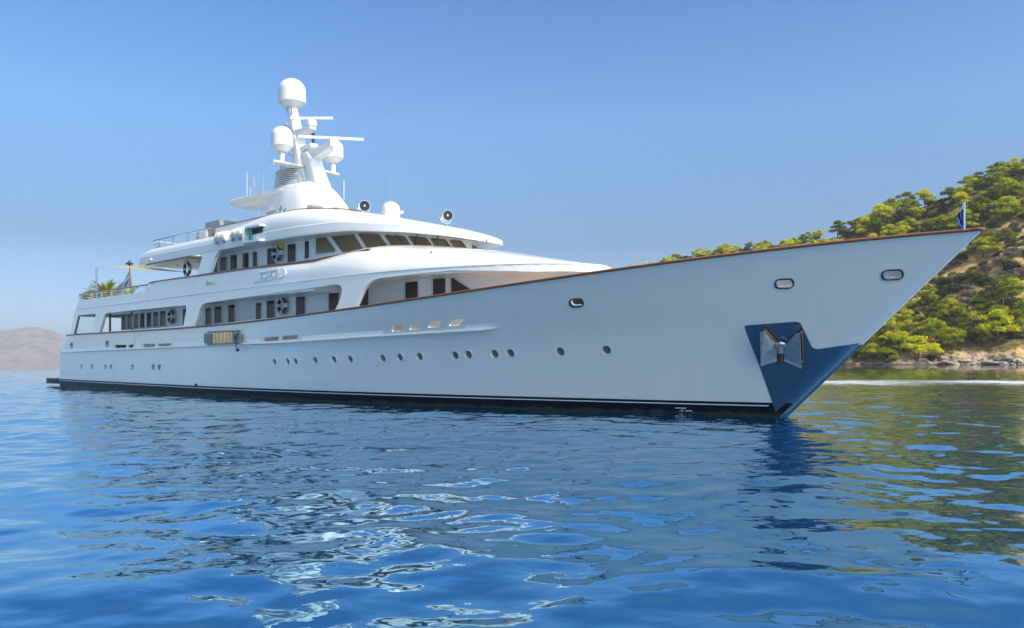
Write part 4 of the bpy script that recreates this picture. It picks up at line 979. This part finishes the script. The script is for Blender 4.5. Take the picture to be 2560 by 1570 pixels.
p = on_y(*zr(1300, 770), -1.8); palm((p[0], -1.8, 4.62), 30, .9, "small potted palm at the foot of the ensign staff", 8, .15)
# ================================================================== wooded hill on the far shore
from mathutils import noise as mnoise
def fbm(x, y, o=4, s_=1.0, seed=0.0):
    return mnoise.fractal(Vector((x * s_ + seed, y * s_ - seed, seed)), 1.0, 2.0, o)
HP = [(1180, 902, 640), (1300, 890, 640), (1420, 800, 650), (1520, 720, 660), (1600, 682, 680), (1650, 655, 690), (1690, 648, 680), (1760, 638, 660), (1815, 630, 640), (1880, 624, 610), (1938, 617, 570), (1990, 611, 540), (2046, 604, 515), (2100, 590, 500),
      (2200, 552, 480), (2314, 514, 470), (2430, 470, 462), (2500, 438, 458), (2560, 420, 455), (2700, 352, 450), (2900, 280, 450), (3200, 230, 455), (3600, 250, 470), (4200, 420, 520), (5200, 700, 600), (6500, 900, 700)]
def hill_at(px_):                         # crest height and depth behind a bearing
    a = [h[0] for h in HP]; yr = np.interp(px_, a, [h[2] for h in HP]); pz = np.interp(px_, a, [h[1] for h in HP])
    return yr, (HZ - pz) / FPX * yr + CH
def shore(px_): return float(np.interp(px_, [1180, 1700, 2000, 2300, 2560, 3000, 4000, 6500], [560, 430, 330, 305, 300, 305, 330, 400])) + 4 * math.sin(px_ / 60.0) + 2.5 * math.sin(px_ / 23.0 + 1)
def ground_z(px_, Y):
    ys = shore(px_); yr, zr_ = hill_at(px_); x = (px_ - CX) / FPX * Y
    t = (Y - ys) / (yr - ys)
    if t < 0: return max(-3, t * 60)
    prof = np.interp(t, [0, .02, .06, .2, .4, .6, .8, .93, 1, 1.15, 1.5, 2.2], [0, .012, .05, .20, .42, .62, .82, .95, 1.0, .98, .8, .3])
    n_ = fbm(x, Y, 4, .02, 3.1) * 3.2 + fbm(x, Y, 3, .09, 7.7) * 1.1
    amp = min(1, t * 6) * (1 - .75 * ss(.75, .98, t)) * min(1, zr_ / 60)
    rock = abs(fbm(x, Y, 4, .16, 1.3)) * 3.0 * (1 - ss(.03, .10, t)) * ss(.0, .015, t) * (ss(2150, 2330, px_) * .9 + .25)
    return zr_ * float(prof) + n_ * amp + rock
pxs = np.r_[np.linspace(1180, 1680, 50), np.linspace(1690, 2640, 240), np.linspace(2660, 6500, 70)]
ts = np.r_[-.03, -.01, np.linspace(0, .1, 26), np.linspace(.115, 1.05, 74), 1.15, 1.35, 1.6, 1.9, 2.2]
G = []
for p_ in pxs:
    ys = shore(p_); yr, _ = hill_at(p_); row = []
    for t in ts:
        Y = ys + t * (yr - ys); row.append(((p_ - CX) / FPX * Y, Y, ground_z(p_, Y)))
    G.append(row)
m, n, l, b = nt("hill ground")
b.inputs["Roughness"].default_value = .95; b.inputs["Specular IOR Level"].default_value = .1
tc = n.new("ShaderNodeTexCoord"); geo_ = n.new("ShaderNodeNewGeometry"); sp = n.new("ShaderNodeSeparateXYZ"); l.new(geo_.outputs["Position"], sp.inputs[0])
def nz(scale, det, rough=.6):
    t = n.new("ShaderNodeTexNoise"); t.inputs["Scale"].default_value = scale; t.inputs["Detail"].default_value = det; t.inputs["Roughness"].default_value = rough; l.new(tc.outputs["Object"], t.inputs["Vector"]); return t.outputs["Fac"]
def rampn(src, stops):
    r_ = n.new("ShaderNodeValToRGB"); l.new(src, r_.inputs[0])
    for i, (p_, c) in enumerate(stops):
        e = r_.color_ramp.elements[0] if i == 0 else r_.color_ramp.elements[-1] if i == len(stops) - 1 else r_.color_ramp.elements.new(p_)
        e.position = p_; e.color = (*c, 1)
    return r_.outputs[0]
earth = rampn(nz(.14, 8, .7), [(.30, (.19, .14, .08)), (.44, (.44, .27, .11)), (.55, (.52, .36, .18)), (.68, (.46, .40, .30))])
scrub = rampn(nz(.45, 8, .75), [(.38, (.05, .06, .014)), (.52, (.11, .115, .026)), (.66, (.19, .165, .06))])
mx = n.new("ShaderNodeMixRGB"); m2x = None; msk = rampn(nz(.10, 7, .7), [(.48, (0, 0, 0)), (.62, (1, 1, 1))]); l.new(msk, mx.inputs[0]); l.new(earth, mx.inputs[1]); l.new(scrub, mx.inputs[2])
rock = rampn(nz(.6, 9, .75), [(.32, (.09, .07, .05)), (.46, (.24, .19, .14)), (.56, (.38, .33, .27)), (.7, (.50, .46, .41))])
mr = n.new("ShaderNodeMapRange"); mr.inputs["From Min"].default_value = 1.6; mr.inputs["From Max"].default_value = 4.5; mr.inputs["To Min"].default_value = 1; mr.inputs["To Max"].default_value = 0; l.new(sp.outputs["Z"], mr.inputs[0])
m2 = n.new("ShaderNodeMixRGB"); mrx = n.new("ShaderNodeMapRange"); mrx.inputs["From Min"].default_value = 138; mrx.inputs["From Max"].default_value = 165; mrx.inputs["To Min"].default_value = .35; l.new(sp.outputs["X"], mrx.inputs[0])
mq = n.new("ShaderNodeMath"); mq.operation = 'MULTIPLY'; l.new(mr.outputs[0], mq.inputs[0]); l.new(mrx.outputs[0], mq.inputs[1]); l.new(mq.outputs[0], m2.inputs[0]); l.new(mx.outputs[0], m2.inputs[1]); l.new(rock, m2.inputs[2])
mr3 = n.new("ShaderNodeMapRange"); mr3.inputs["From Min"].default_value = .25; mr3.inputs["From Max"].default_value = .9; mr3.inputs["To Min"].default_value = 1; mr3.inputs["To Max"].default_value = 0; l.new(sp.outputs["Z"], mr3.inputs[0])
m3 = n.new("ShaderNodeMixRGB"); l.new(mr3.outputs[0], m3.inputs[0]); l.new(m2.outputs[0], m3.inputs[1]); m3.inputs[2].default_value = (.10, .075, .05, 1)
l.new(m3.outputs[0], b.inputs["Base Color"])
bp = n.new("ShaderNodeBump"); bp.inputs["Distance"].default_value = 1.6; l.new(nz(.5, 9, .7), bp.inputs["Height"]); l.new(bp.outputs[0], b.inputs["Normal"])
M['ground'] = m
mb = MB(); mb.grid(G); tag(mb.build("hill", 'ground', None, 0, fix=False), kind='structure')
# ---- foliage materials: a leaf colour that varies from clump to clump and plant to plant
def leafmat(name, c0, c1, c2, sc_):
    m, n, l, b = nt(name); b.inputs["Roughness"].default_value = .7; b.inputs["Specular IOR Level"].default_value = .15
    tc = n.new("ShaderNodeTexCoord"); t = n.new("ShaderNodeTexNoise"); t.inputs["Scale"].default_value = sc_; t.inputs["Detail"].default_value = 3; l.new(tc.outputs["Object"], t.inputs["Vector"])
    oi_ = n.new("ShaderNodeObjectInfo"); a = n.new("ShaderNodeMath"); a.operation = 'MULTIPLY_ADD'; a.inputs[1].default_value = .56; a.inputs[2].default_value = -.30; l.new(oi_.outputs["Random"], a.inputs[0])
    s2 = n.new("ShaderNodeMath"); s2.operation = 'ADD'; l.new(t.outputs["Fac"], s2.inputs[0]); l.new(a.outputs[0], s2.inputs[1])
    r_ = n.new("ShaderNodeValToRGB"); l.new(s2.outputs[0], r_.inputs[0])
    for e, p_, c in ((r_.color_ramp.elements[0], .28, c0), (r_.color_ramp.elements.new(.5), .5, c1), (r_.color_ramp.elements[-1], .75, c2)): e.position = p_; e.color = (*c, 1)
    l.new(r_.outputs[0], b.inputs["Base Color"])
    tr = n.new("ShaderNodeBsdfTranslucent"); l.new(r_.outputs[0], tr.inputs[0]); mxs = n.new("ShaderNodeMixShader"); mxs.inputs[0].default_value = .25
    out = n["Material Output"]; l.new(b.outputs[0], mxs.inputs[1]); l.new(tr.outputs[0], mxs.inputs[2]); l.new(mxs.outputs[0], out.inputs[0]); return m
M['pine'] = leafmat("pine needles", (.11, .135, .006), (.37, .39, .006), (.60, .57, .010), .35)
M['bush'] = leafmat("shrub leaves", (.03, .045, .010), (.085, .105, .018), (.18, .19, .03), .6)
M['dry'] = leafmat("dry twigs", (.10, .085, .075), (.19, .165, .145), (.27, .235, .20), .8)
M['wood'] = mat("tree bark", (.10, .07, .05), .9, var=.4, vscale=3)
def crown(blobs, nleaf, size, seed, flat=.8, hollow=.45):
    """leaf sized faces through the volume of several uneven clumps"""
    r_ = np.random.default_rng(seed); V = []; F_ = []
    tot = sum(b_[3] ** 2 for b_ in blobs)
    for (cx, cy, cz, br) in blobs:
        k = int(nleaf * br * br / tot)
        d = r_.normal(size=(k, 3)); d /= np.linalg.norm(d, axis=1)[:, None]; rad = br * (hollow + (1 - hollow) * r_.random(k) ** .5) * (1 + .30 * np.sin(d[:, 0] * 6 + cx * 3) * np.cos(d[:, 1] * 5 + cy * 3) + .18 * r_.normal(size=k))
        P = np.array([cx, cy, cz]) + d * rad[:, None] * np.array([1, 1, flat]); P = P[d[:, 2] > -.55]
        for p in P:
            u = r_.normal(size=3); u /= np.linalg.norm(u); w = np.cross(u, r_.normal(size=3)); w /= np.linalg.norm(w); s_ = size * r_.uniform(.6, 1.35); i = len(V)
            V += [p - u * s_ - w * s_ * .45, p + u * s_ * .2 - w * s_ * .6, p + u * s_, p - u * s_ * .1 + w * s_ * .6]; F_.append([i, i + 1, i + 2, i + 3])
    return V, F_
def mesh_of(V, F_, name, m_): me = bpy.data.meshes.new(name); me.from_pydata([tuple(v) for v in V], [], F_); me.materials.append(M[m_]); return me
def limbs(h, lean, ends, r0, seed):
    m_ = MB(); r_ = random.Random(seed); top = np.array([lean[0], lean[1], h])
    m_.tube([(0, 0, -1.2), (lean[0] * .2, lean[1] * .3, h * .35), (lean[0] * .6, lean[1] * .6, h * .7), top], [r0, r0 * .8, r0 * .6, r0 * .3], 7)
    for e in ends:
        e = np.array(e[:3]); k = r_.uniform(.45, .8); s_ = np.array([lean[0] * k, lean[1] * k, h * k]); m_.tube([s_, (s_ + e) / 2 + np.array([0, 0, .3]), e], [r0 * .45, r0 * .3, r0 * .12], 5)
    return m_
protos = {}
def make_pine(i):
    r_ = random.Random(100 + i); H = 1.0; tall = i % 3
    R_ = (4.3, 3.9, 3.4)[tall]; h = (6.5, 8.2, 9.6)[tall]; bl = []
    for k in range(r_.randint(12, 18)):
        a = r_.uniform(0, 6.28); q = R_ * r_.random() ** .5; z = h * r_.uniform(.45, 1.0) - q * .35; bl.append((q * math.cos(a), q * math.sin(a), max(z, 1.6), r_.uniform(.75, 1.75)))
    bl.append((0, 0, h * .95, 1.9)); lean = (r_.uniform(-1, 1), r_.uniform(-.6, .6))
    V, F_ = crown(bl, 8500, .205, i, (.5, .62, .75)[i % 3], .42); return mesh_of(V, F_, "pine_crown", 'pine'), limbs(h * .9, lean, bl[:7], .26, i).mesh("pine_trunk", 'wood', 50)
def make_bush(i, m_):
    r_ = random.Random(300 + i); bl = [(0, 0, 1.0, 1.5)]
    for k in range(r_.randint(5, 8)): a = r_.uniform(0, 6.28); q = r_.uniform(.6, 2.0); bl.append((q * math.cos(a), q * math.sin(a), r_.uniform(.5, 1.9), r_.uniform(.6, 1.2)))
    V, F_ = crown(bl, 1500 if m_ == 'bush' else 1100, .24 if m_ == 'bush' else .22, 50 + i, .85, .4); return mesh_of(V, F_, "shrub_leaves", m_), limbs(1.5, (.2, .1), bl[:5], .10, i).mesh("shrub_stem", 'wood', 50)
PINES = [make_pine(i) for i in range(7)]; BUSH = [make_bush(i, 'bush') for i in range(5)]; DRY = [make_bush(i + 9, 'dry') for i in range(3)]
def plant(kind, me, px_, t, s_, sz, rot, lab, cat, group):
    ys = shore(px_); yr, _ = hill_at(px_); Y = ys + t * (yr - ys); z = ground_z(px_, Y)
    o = link(kind, None, loc=((px_ - CX) / FPX * Y, Y, z - .2), rot=(0, 0, rot)); o.scale = (s_, s_, sz); tag(o, lab, cat, group)
    c = link("crown" if kind != "dry_shrub" else "twigs", me[0], o); tr = link("trunk" if kind == "pine_tree" else "stem", me[1], o); return o
def visible(px_, Y, z, hgt):
    """is the top of a plant at this place clear of the yacht's bow in the photograph?"""
    py = HZ - FPX * (z + hgt - CH) / Y; rail = np.interp(px_, [1560, 1846, 2114, 2293, 2413, 2445], [673, 637, 605, 585, 578, 582]); stem = np.interp(py, [580, 859, 1040], [2445, 2136, 1965])
    return (px_ > stem - 20) if py > 582 else True if px_ > 2445 else py < rail + 12
rr = random.Random(11)
def zone(px_, t):
    if t < .2: return "on the slope just above the rocky shore"
    if t > .8: return "along the skyline of the hill"
    return "on the middle of the slope"
npine = nb = nd = 0; placed = []
def try_place(kind, px_, t, rad):
    ys = shore(px_); yr, zc = hill_at(px_); Y = ys + t * (yr - ys); z = ground_z(px_, Y)
    if not visible(px_, Y, z, 6 if kind == 'p' else 3): return False
    x = (px_ - CX) / FPX * Y
    for (a, b_, c) in placed:
        if (a - x) ** 2 + (b_ - Y) ** 2 < (rad + c) ** 2 * (.36): return False
    placed.append((x, Y, rad)); return True
cand = 0
while npine < 96 and cand < 9000:
    cand += 1; px_ = rr.uniform(1660, 2585); u = rr.random()
    t = rr.uniform(.03, .19) if u < .5 else rr.uniform(.64, 1.0) if u < .94 else rr.uniform(.19, .64)
    dn = fbm(px_ * .02, t * 9, 2, 1.0, 5.0)
    if dn < (-.25 if t < .2 else -.08): continue
    if u < .16 and px_ < 2330: t = rr.uniform(.010, .035)
    if 2330 < px_ < 2570 and t < .06: continue
    s_ = rr.uniform(.95, 1.6) * (.62 if px_ < 1950 else 1)
    if not try_place('p', px_, t, 3.6 * s_): continue
    i = rr.randrange(7); z_ = zone(px_, t)
    plant("pine_tree", PINES[i], px_, t, s_, s_ * rr.uniform(.8, 1.1), rr.uniform(0, 6.28), "yellow-green round-crowned pine " + z_, "tree", "pines " + z_); npine += 1
for k in range(46):                       # the far end of the ridge above the yacht's rail
    px_ = 1655 + 400 * (k + rr.random()) / 46; t = rr.uniform(.93, 1.0); z_ = "along the skyline of the hill"
    if rr.random() < .5: plant("pine_tree", PINES[rr.randrange(7)], px_, t, rr.uniform(.55, 1.1), rr.uniform(.5, .95), rr.uniform(0, 6.28), "yellow-green round-crowned pine " + z_, "tree", "pines " + z_); npine += 1
    else: plant("shrub", BUSH[rr.randrange(5)], px_, t, rr.uniform(.8, 1.6), rr.uniform(.8, 1.5), rr.uniform(0, 6.28), "dark green low shrub " + z_, "shrub", "dark shrubs " + z_); nb += 1
cand = 0
while nb < 235 and cand < 9000:
    cand += 1; px_ = rr.uniform(1650, 2585); t = rr.uniform(.03, .99) ** .8
    if rr.random() < .2: t = rr.uniform(.008, .05)
    if 2330 < px_ < 2570 and t < .06: continue
    s_ = rr.uniform(.55, 1.6) ** 1.3 * (.8 if t > .8 or px_ < 1950 else 1)
    if not try_place('b', px_, t, 1.9 * s_): continue
    z_ = zone(px_, t); plant("shrub", BUSH[rr.randrange(5)], px_, t, s_, s_ * rr.uniform(.75, 1.25), rr.uniform(0, 6.28), "dark green low shrub " + z_, "shrub", "dark shrubs " + z_); nb += 1
cand = 0
while nd < 90 and cand < 4000:
    cand += 1; px_ = rr.uniform(1750, 2580); t = rr.uniform(.2, .97)
    s_ = rr.uniform(.8, 1.7)
    if not try_place('b', px_, t, 1.7 * s_): continue
    z_ = zone(px_, t); plant("dry_shrub", DRY[rr.randrange(3)], px_, t, s_, s_ * rr.uniform(.7, 1.0), rr.uniform(0, 6.28), "grey leafless dry shrub " + z_, "shrub", "dry shrubs " + z_); nd += 1
# the wood goes on over the part of the slope that the bow hides: one mass
Vw = []; Fw = []; small = []
for i in range(4):
    r_ = random.Random(700 + i); bl = [(r_.uniform(-2.6, 2.6), r_.uniform(-2.6, 2.6), r_.uniform(2.5, 7), r_.uniform(1.0, 2.0)) for _ in range(10)]
    V, F_ = crown(bl, 900, .42, 900 + i, .6, .45); small.append((np.array(V), np.array(F_)))
nw = 0
for k in range(2600):
    px_ = rr.uniform(1500, 2420); t = rr.uniform(.02, .96); ys = shore(px_); yr, _ = hill_at(px_); Y = ys + t * (yr - ys); z = ground_z(px_, Y)
    if z < .8 or visible(px_, Y, z, 9) or fbm(px_ * .02, t * 9, 2, 1.0, 5.0) < -.05: continue
    V, F_ = small[k % 4]; a = rr.uniform(0, 6.28); s_ = rr.uniform(.5, 1.25); c, q = math.cos(a) * s_, math.sin(a) * s_
    P = np.stack([V[:, 0] * c - V[:, 1] * q + (px_ - CX) / FPX * Y, V[:, 0] * q + V[:, 1] * c + Y, V[:, 2] * s_ + z - .5], -1)
    Fw.append(F_ + nw * 0 + sum(len(v) for v in Vw)); Vw.append(P); nw += 1
    if nw >= 230: break
me = bpy.data.meshes.new("wood"); me.from_pydata(np.concatenate(Vw).tolist(), [], np.concatenate(Fw).tolist()); me.materials.append(M['pine'])
tag(link("hillside_wood", me), "pine wood covering the slope beyond the bow", "wood", kind='stuff')
# pale boulders along the waterline
def boulder(i):
    r_ = np.random.default_rng(i); bm = bmesh.new(); bmesh.ops.create_icosphere(bm, subdivisions=3, radius=1.0)
    for v in bm.verts:
        k = 1 + .35 * mnoise.noise(v.co * 1.3 + Vector((i * 3.1, 0, 0))) + .16 * mnoise.noise(v.co * 3.5 + Vector((0, i, 0))); v.co = Vector((v.co.x * k * 1.3, v.co.y * k, max(v.co.z * k * .7, -.35)))
    me = bpy.data.meshes.new("boulder"); bm.to_mesh(me); bm.free(); me.materials.append(M['boulder']); return me
M['boulder'] = mat("shore rock", (.30, .25, .20), .95, var=.45, vscale=1.6, bump=.12, bscale=3, spec=.1)
BO = [boulder(i) for i in range(6)]
for k in range(110):
    px_ = rr.uniform(2010, 2600) if k < 60 else rr.uniform(2300, 2590); t = rr.uniform(.002, .022 if k < 60 else .05); ys = shore(px_); yr, _ = hill_at(px_); Y = ys + t * (yr - ys); s_ = rr.uniform(.3, .8) if k < 60 else rr.uniform(.7, 1.9)
    o = link("boulder", BO[rr.randrange(6)], loc=((px_ - CX) / FPX * Y, Y, ground_z(px_, Y) * .8), rot=(0, 0, rr.uniform(0, 6.28))); o.scale = (s_ * 1.3, s_, s_ * .8); tag(o, "pale weathered boulder on the shoreline below the pines", "rock", "boulders along the shore")
# ---- bare island far off to the left
IS = [(-900, 902), (-500, 880), (-250, 858), (-80, 838), (0, 827), (60, 818), (90, 816), (120, 824), (160, 838), (230, 862), (330, 884), (450, 896), (600, 902)]
G = []; Y0 = 5200
for p_ in np.linspace(-900, 600, 160):
    hz = np.interp(p_, [a for a, _ in IS], [b_ for _, b_ in IS]); top_z = (HZ - hz) / FPX * (Y0 + 700); row = []
    for t in np.linspace(0, 1, 26):
        Y = Y0 + 700 * t; x = (p_ - CX) / FPX * Y; row.append((x, Y, -6 + (top_z + 6) * t ** .85 + fbm(x, Y, 5, .004, 2.0) * 26 * math.sin(math.pi * t) * min(1, top_z / 120)))
    row.append((row[-1][0] * 1.2, Y0 + 1500, top_z * .6)); row.append((row[-2][0] * 1.3, Y0 + 2300, -6)); G.append(row)
m, n, l, b = nt("island ground"); b.inputs["Roughness"].default_value = 1; b.inputs["Specular IOR Level"].default_value = 0
tc = n.new("ShaderNodeTexCoord"); t = n.new("ShaderNodeTexNoise"); t.inputs["Scale"].default_value = .012; t.inputs["Detail"].default_value = 10; t.inputs["Roughness"].default_value = .75; l.new(tc.outputs["Object"], t.inputs["Vector"])
r_ = n.new("ShaderNodeValToRGB"); l.new(t.outputs["Fac"], r_.inputs[0]); r_.color_ramp.elements[0].position = .36; r_.color_ramp.elements[0].color = (.075, .066, .068, 1); r_.color_ramp.elements[1].position = .62; r_.color_ramp.elements[1].color = (.22, .18, .172, 1); l.new(r_.outputs[0], b.inputs["Base Color"])
M['island'] = m; mb = MB(); mb.grid(G); tag(mb.build("island", 'island', None, 0, fix=False), kind='structure')
# ================================================================== water
m, n, l, b = nt("sea water")
n.remove(b); body = n.new("ShaderNodeBsdfDiffuse"); body.inputs[0].default_value = (0, .030, .090, 1)
gl = n.new("ShaderNodeBsdfGlossy"); gl.inputs["Roughness"].default_value = .015
fr = n.new("ShaderNodeFresnel"); fr.inputs["IOR"].default_value = 1.333
tn = n.new("ShaderNodeValToRGB");        # clear deep sea: its mirror image is tinted blue except at grazing angles
for i, (p, c) in enumerate(((0, (.42, .75, 1)), (.34, (.58, .84, 1.0)), (.9, (.95, .98, 1)))):
    e = tn.color_ramp.elements[0] if i == 0 else tn.color_ramp.elements[-1] if i == 2 else tn.color_ramp.elements.new(p)
    e.position = p; e.color = (*c, 1)
l.new(tn.outputs[0], gl.inputs[0]); l.new(fr.outputs[0], tn.inputs[0]); mxw = n.new("ShaderNodeMixShader"); rf = n.new("ShaderNodeValToRGB"); l.new(fr.outputs[0], rf.inputs[0])       # a calm, glassy surface: mirror strength over the angle of sight
for i, (p, v) in enumerate(((0, .0), (.06, .10), (.13, .38), (.27, .70), (.5, .80), (1, 1))):
    e = rf.color_ramp.elements[0] if i == 0 else rf.color_ramp.elements[-1] if i == 5 else rf.color_ramp.elements.new(p)
    e.position = p; e.color = (v, v, v, 1)
l.new(rf.outputs[0], mxw.inputs[0]); l.new(body.outputs[0], mxw.inputs[1]); l.new(gl.outputs[0], mxw.inputs[2]); l.new(mxw.outputs[0], n["Material Output"].inputs[0])
tc = n.new("ShaderNodeTexCoord")
def wave(scale, stretch, det, rot):
    mp = n.new("ShaderNodeMapping"); mp.inputs["Scale"].default_value = stretch; mp.inputs["Rotation"].default_value = (0, 0, rot)
    t = n.new("ShaderNodeTexNoise"); t.inputs["Scale"].default_value = scale; t.inputs["Detail"].default_value = det; t.inputs["Roughness"].default_value = .45
    l.new(tc.outputs["Object"], mp.inputs[0]); l.new(mp.outputs[0], t.inputs["Vector"]); return t.outputs["Fac"]
def mul(a, k):
    q = n.new("ShaderNodeMath"); q.operation = 'MULTIPLY'; q.inputs[1].default_value = k; l.new(a, q.inputs[0]); return q.outputs[0]
def add(a, c):
    q = n.new("ShaderNodeMath"); q.operation = 'ADD'; l.new(a, q.inputs[0]); l.new(c, q.inputs[1]); return q.outputs[0]
h = add(mul(wave(3.6, (1, 1.25, 1), 1, .6), .0052), mul(wave(9, (1, 1.3, 1), 1, .1), .0009))
ln = n.new("ShaderNodeVectorMath"); ln.operation = 'LENGTH'; l.new(tc.outputs["Object"], ln.inputs[0])
mr = n.new("ShaderNodeMapRange"); mr.inputs["From Min"].default_value = 18; mr.inputs["From Max"].default_value = 130; mr.inputs["To Min"].default_value = 1.0; mr.inputs["To Max"].default_value = .7; l.new(ln.outputs["Value"], mr.inputs[0])
mm = n.new("ShaderNodeMath"); mm.operation = 'MULTIPLY'; l.new(h, mm.inputs[0]); l.new(mr.outputs[0], mm.inputs[1]); h = mm.outputs[0]
bp = n.new("ShaderNodeBump"); bp.inputs["Strength"].default_value = 1; bp.inputs["Distance"].default_value = 1
l.new(h, bp.inputs["Height"]); [l.new(bp.outputs[0], q.inputs["Normal"]) for q in (body, gl, fr)]
M['water'] = m
# the swell is real geometry: a sheet of waves, finest near the shore the camera stands on, flat far out
_g = np.random.default_rng(4).normal(size=(256, 2)); _g /= np.linalg.norm(_g, axis=1)[:, None]; _pm = np.random.default_rng(5).permutation(256)
def perlin(x, y):
    xi, yi = np.floor(x).astype(int), np.floor(y).astype(int); fx, fy = x - xi, y - yi
    gr = lambda i, j: _g[_pm[(_pm[(xi + i) & 255] + yi + j) & 255]]
    dt = lambda i, j: (gr(i, j) * np.stack([fx - i, fy - j], -1)).sum(-1)
    u, v = fx ** 3 * (fx * (fx * 6 - 15) + 10), fy ** 3 * (fy * (fy * 6 - 15) + 10)
    return (dt(0, 0) * (1 - u) + dt(1, 0) * u) * (1 - v) + (dt(0, 1) * (1 - u) + dt(1, 1) * u) * v
def octave(X, Y, sc_, st, rot): c, s_ = math.cos(rot), math.sin(rot); return perlin((c * X + s_ * Y) * sc_ + 31.7, (-s_ * X + c * Y) * sc_ * st + 12.3)
rows = np.r_[2.4, np.geomspace(3.2, 170, 900), np.geomspace(180, 8000, 60)]; tan = np.tan(np.linspace(R(-45), R(45), 1000))
YY, TT = np.meshgrid(rows, tan, indexing='ij'); XX = YY * TT
dist = np.hypot(XX, YY)
ZZ = .075 * octave(XX, YY, .30, 1.5, .35) + .042 * octave(XX, YY, .85, 1.35, -.25) + .018 * octave(XX, YY, 2.0, 1.25, .6) + .003 * octave(XX, YY, 4.3, 1.2, 1.1)
fade = np.interp(dist, [0, 2.6, 3.6, 20, 90, 170, 176], [0, 0, 1, 1, .75, .5, 0]) * np.clip((1 - np.abs(TT)) / .06, 0, 1)
ZZ *= fade
nr, nc = XX.shape; vs = np.stack([XX, YY, ZZ], -1).reshape(-1, 3)
S = 8000.0
ext = np.array([(-S, -200, 0), (S, -200, 0), (S, S, 0), (-S, S, 0)]); i0 = nr * nc; vs = np.r_[vs, ext]
r_, c_ = np.meshgrid(np.arange(nr - 1), np.arange(nc - 1), indexing='ij'); k0 = (r_ * nc + c_).ravel()
quads = np.stack([k0, k0 + 1, k0 + nc + 1, k0 + nc], -1)
me = bpy.data.meshes.new("sea"); nq = len(quads)
left = [r * nc for r in range(nr)]; right = [r * nc + nc - 1 for r in range(nr)]; near = list(range(nc))
rest = [[i0, i0 + 1] + right[::-1][-1:] + near[::-1][1:], [i0] + left, [i0 + 1] + right[::-1]]
rest = [[i0, i0 + 1] + near[::-1], [i0] + near[:1] + left[1:], [i0 + 1] + right[::-1]]
loops = np.r_[quads.ravel(), np.concatenate([np.array(q) for q in rest])].astype(np.int32)
starts = np.r_[np.arange(nq) * 4, nq * 4 + np.cumsum([0] + [len(q) for q in rest])[:-1]].astype(np.int32)
me.vertices.add(len(vs)); me.vertices.foreach_set('co', vs.ravel().astype(np.float32)); me.loops.add(len(loops)); me.loops.foreach_set('vertex_index', loops); me.polygons.add(len(starts)); me.polygons.foreach_set('loop_start', starts)
me.update(calc_edges=True); me.polygons.foreach_set('use_smooth', [True] * len(me.polygons)); me.materials.append(M['water'])
tag(link("sea", me), kind='structure')

# foam streak left by a passing boat, beyond the bow
m, n, l, b = nt("foam"); b.inputs["Base Color"].default_value = (.62, .68, .74, 1); b.inputs["Roughness"].default_value = .8
tc = n.new("ShaderNodeTexCoord"); mp = n.new("ShaderNodeMapping"); mp.inputs["Scale"].default_value = (.5, 2.6, 1); l.new(tc.outputs["Object"], mp.inputs[0])
t = n.new("ShaderNodeTexNoise"); t.inputs["Scale"].default_value = 1.1; t.inputs["Detail"].default_value = 8; t.inputs["Roughness"].default_value = .7; l.new(mp.outputs[0], t.inputs["Vector"])
at = n.new("ShaderNodeAttribute"); at.attribute_name = "cover"
ad = n.new("ShaderNodeMath"); ad.operation = 'ADD'; l.new(t.outputs["Fac"], ad.inputs[0]); l.new(at.outputs["Fac"], ad.inputs[1])
r_ = n.new("ShaderNodeValToRGB"); l.new(ad.outputs[0], r_.inputs[0]); r_.color_ramp.elements[0].position = .56; r_.color_ramp.elements[1].position = .78; l.new(r_.outputs[0], b.inputs["Alpha"])
M['foam'] = m
mb = MB(); G = []; cov = []
for x in np.linspace(12, 75, 260):
    yc = 58.5 + .5 * math.sin(x * .13) + .25 * math.sin(x * .41); row = []
    for k in np.linspace(-1, 1, 15):
        row.append((x, yc + 10.5 * k, .012 + .05 * (1 - k * k) ** 2 * (.6 + .4 * mnoise.noise(Vector((x * .4, k * 2, 0)))))); cov.append(.22 * (1 - k ** 4) - .08 * abs(k) - .06 + .12 * mnoise.noise(Vector((x * .15, k, 3))))
    G.append(row)
mb.grid(G); o = mb.build("wake_foam", 'foam', None, 0, fix=False); a_ = o.data.attributes.new("cover", 'FLOAT', 'POINT'); a_.data.foreach_set('value', cov); tag(o, kind='stuff')
# ================================================================== sea haze
m = bpy.data.materials.new("haze"); m.use_nodes = True; n = m.node_tree.nodes; l = m.node_tree.links; n.remove(n["Principled BSDF"])
v = n.new("ShaderNodeVolumePrincipled"); v.inputs["Color"].default_value = (.80, .88, 1.0, 1); v.inputs["Density"].default_value = 1.0e-4; v.inputs["Anisotropy"].default_value = .1
l.new(v.outputs[0], n["Material Output"].inputs["Volume"]); M['haze'] = m
mb = MB(); mb.box((0, 3950, 224.5), (16400, 8500, 451)); tag(mb.build("haze", 'haze', None, 0), kind='stuff')
sc.cycles.volume_bounces = 0
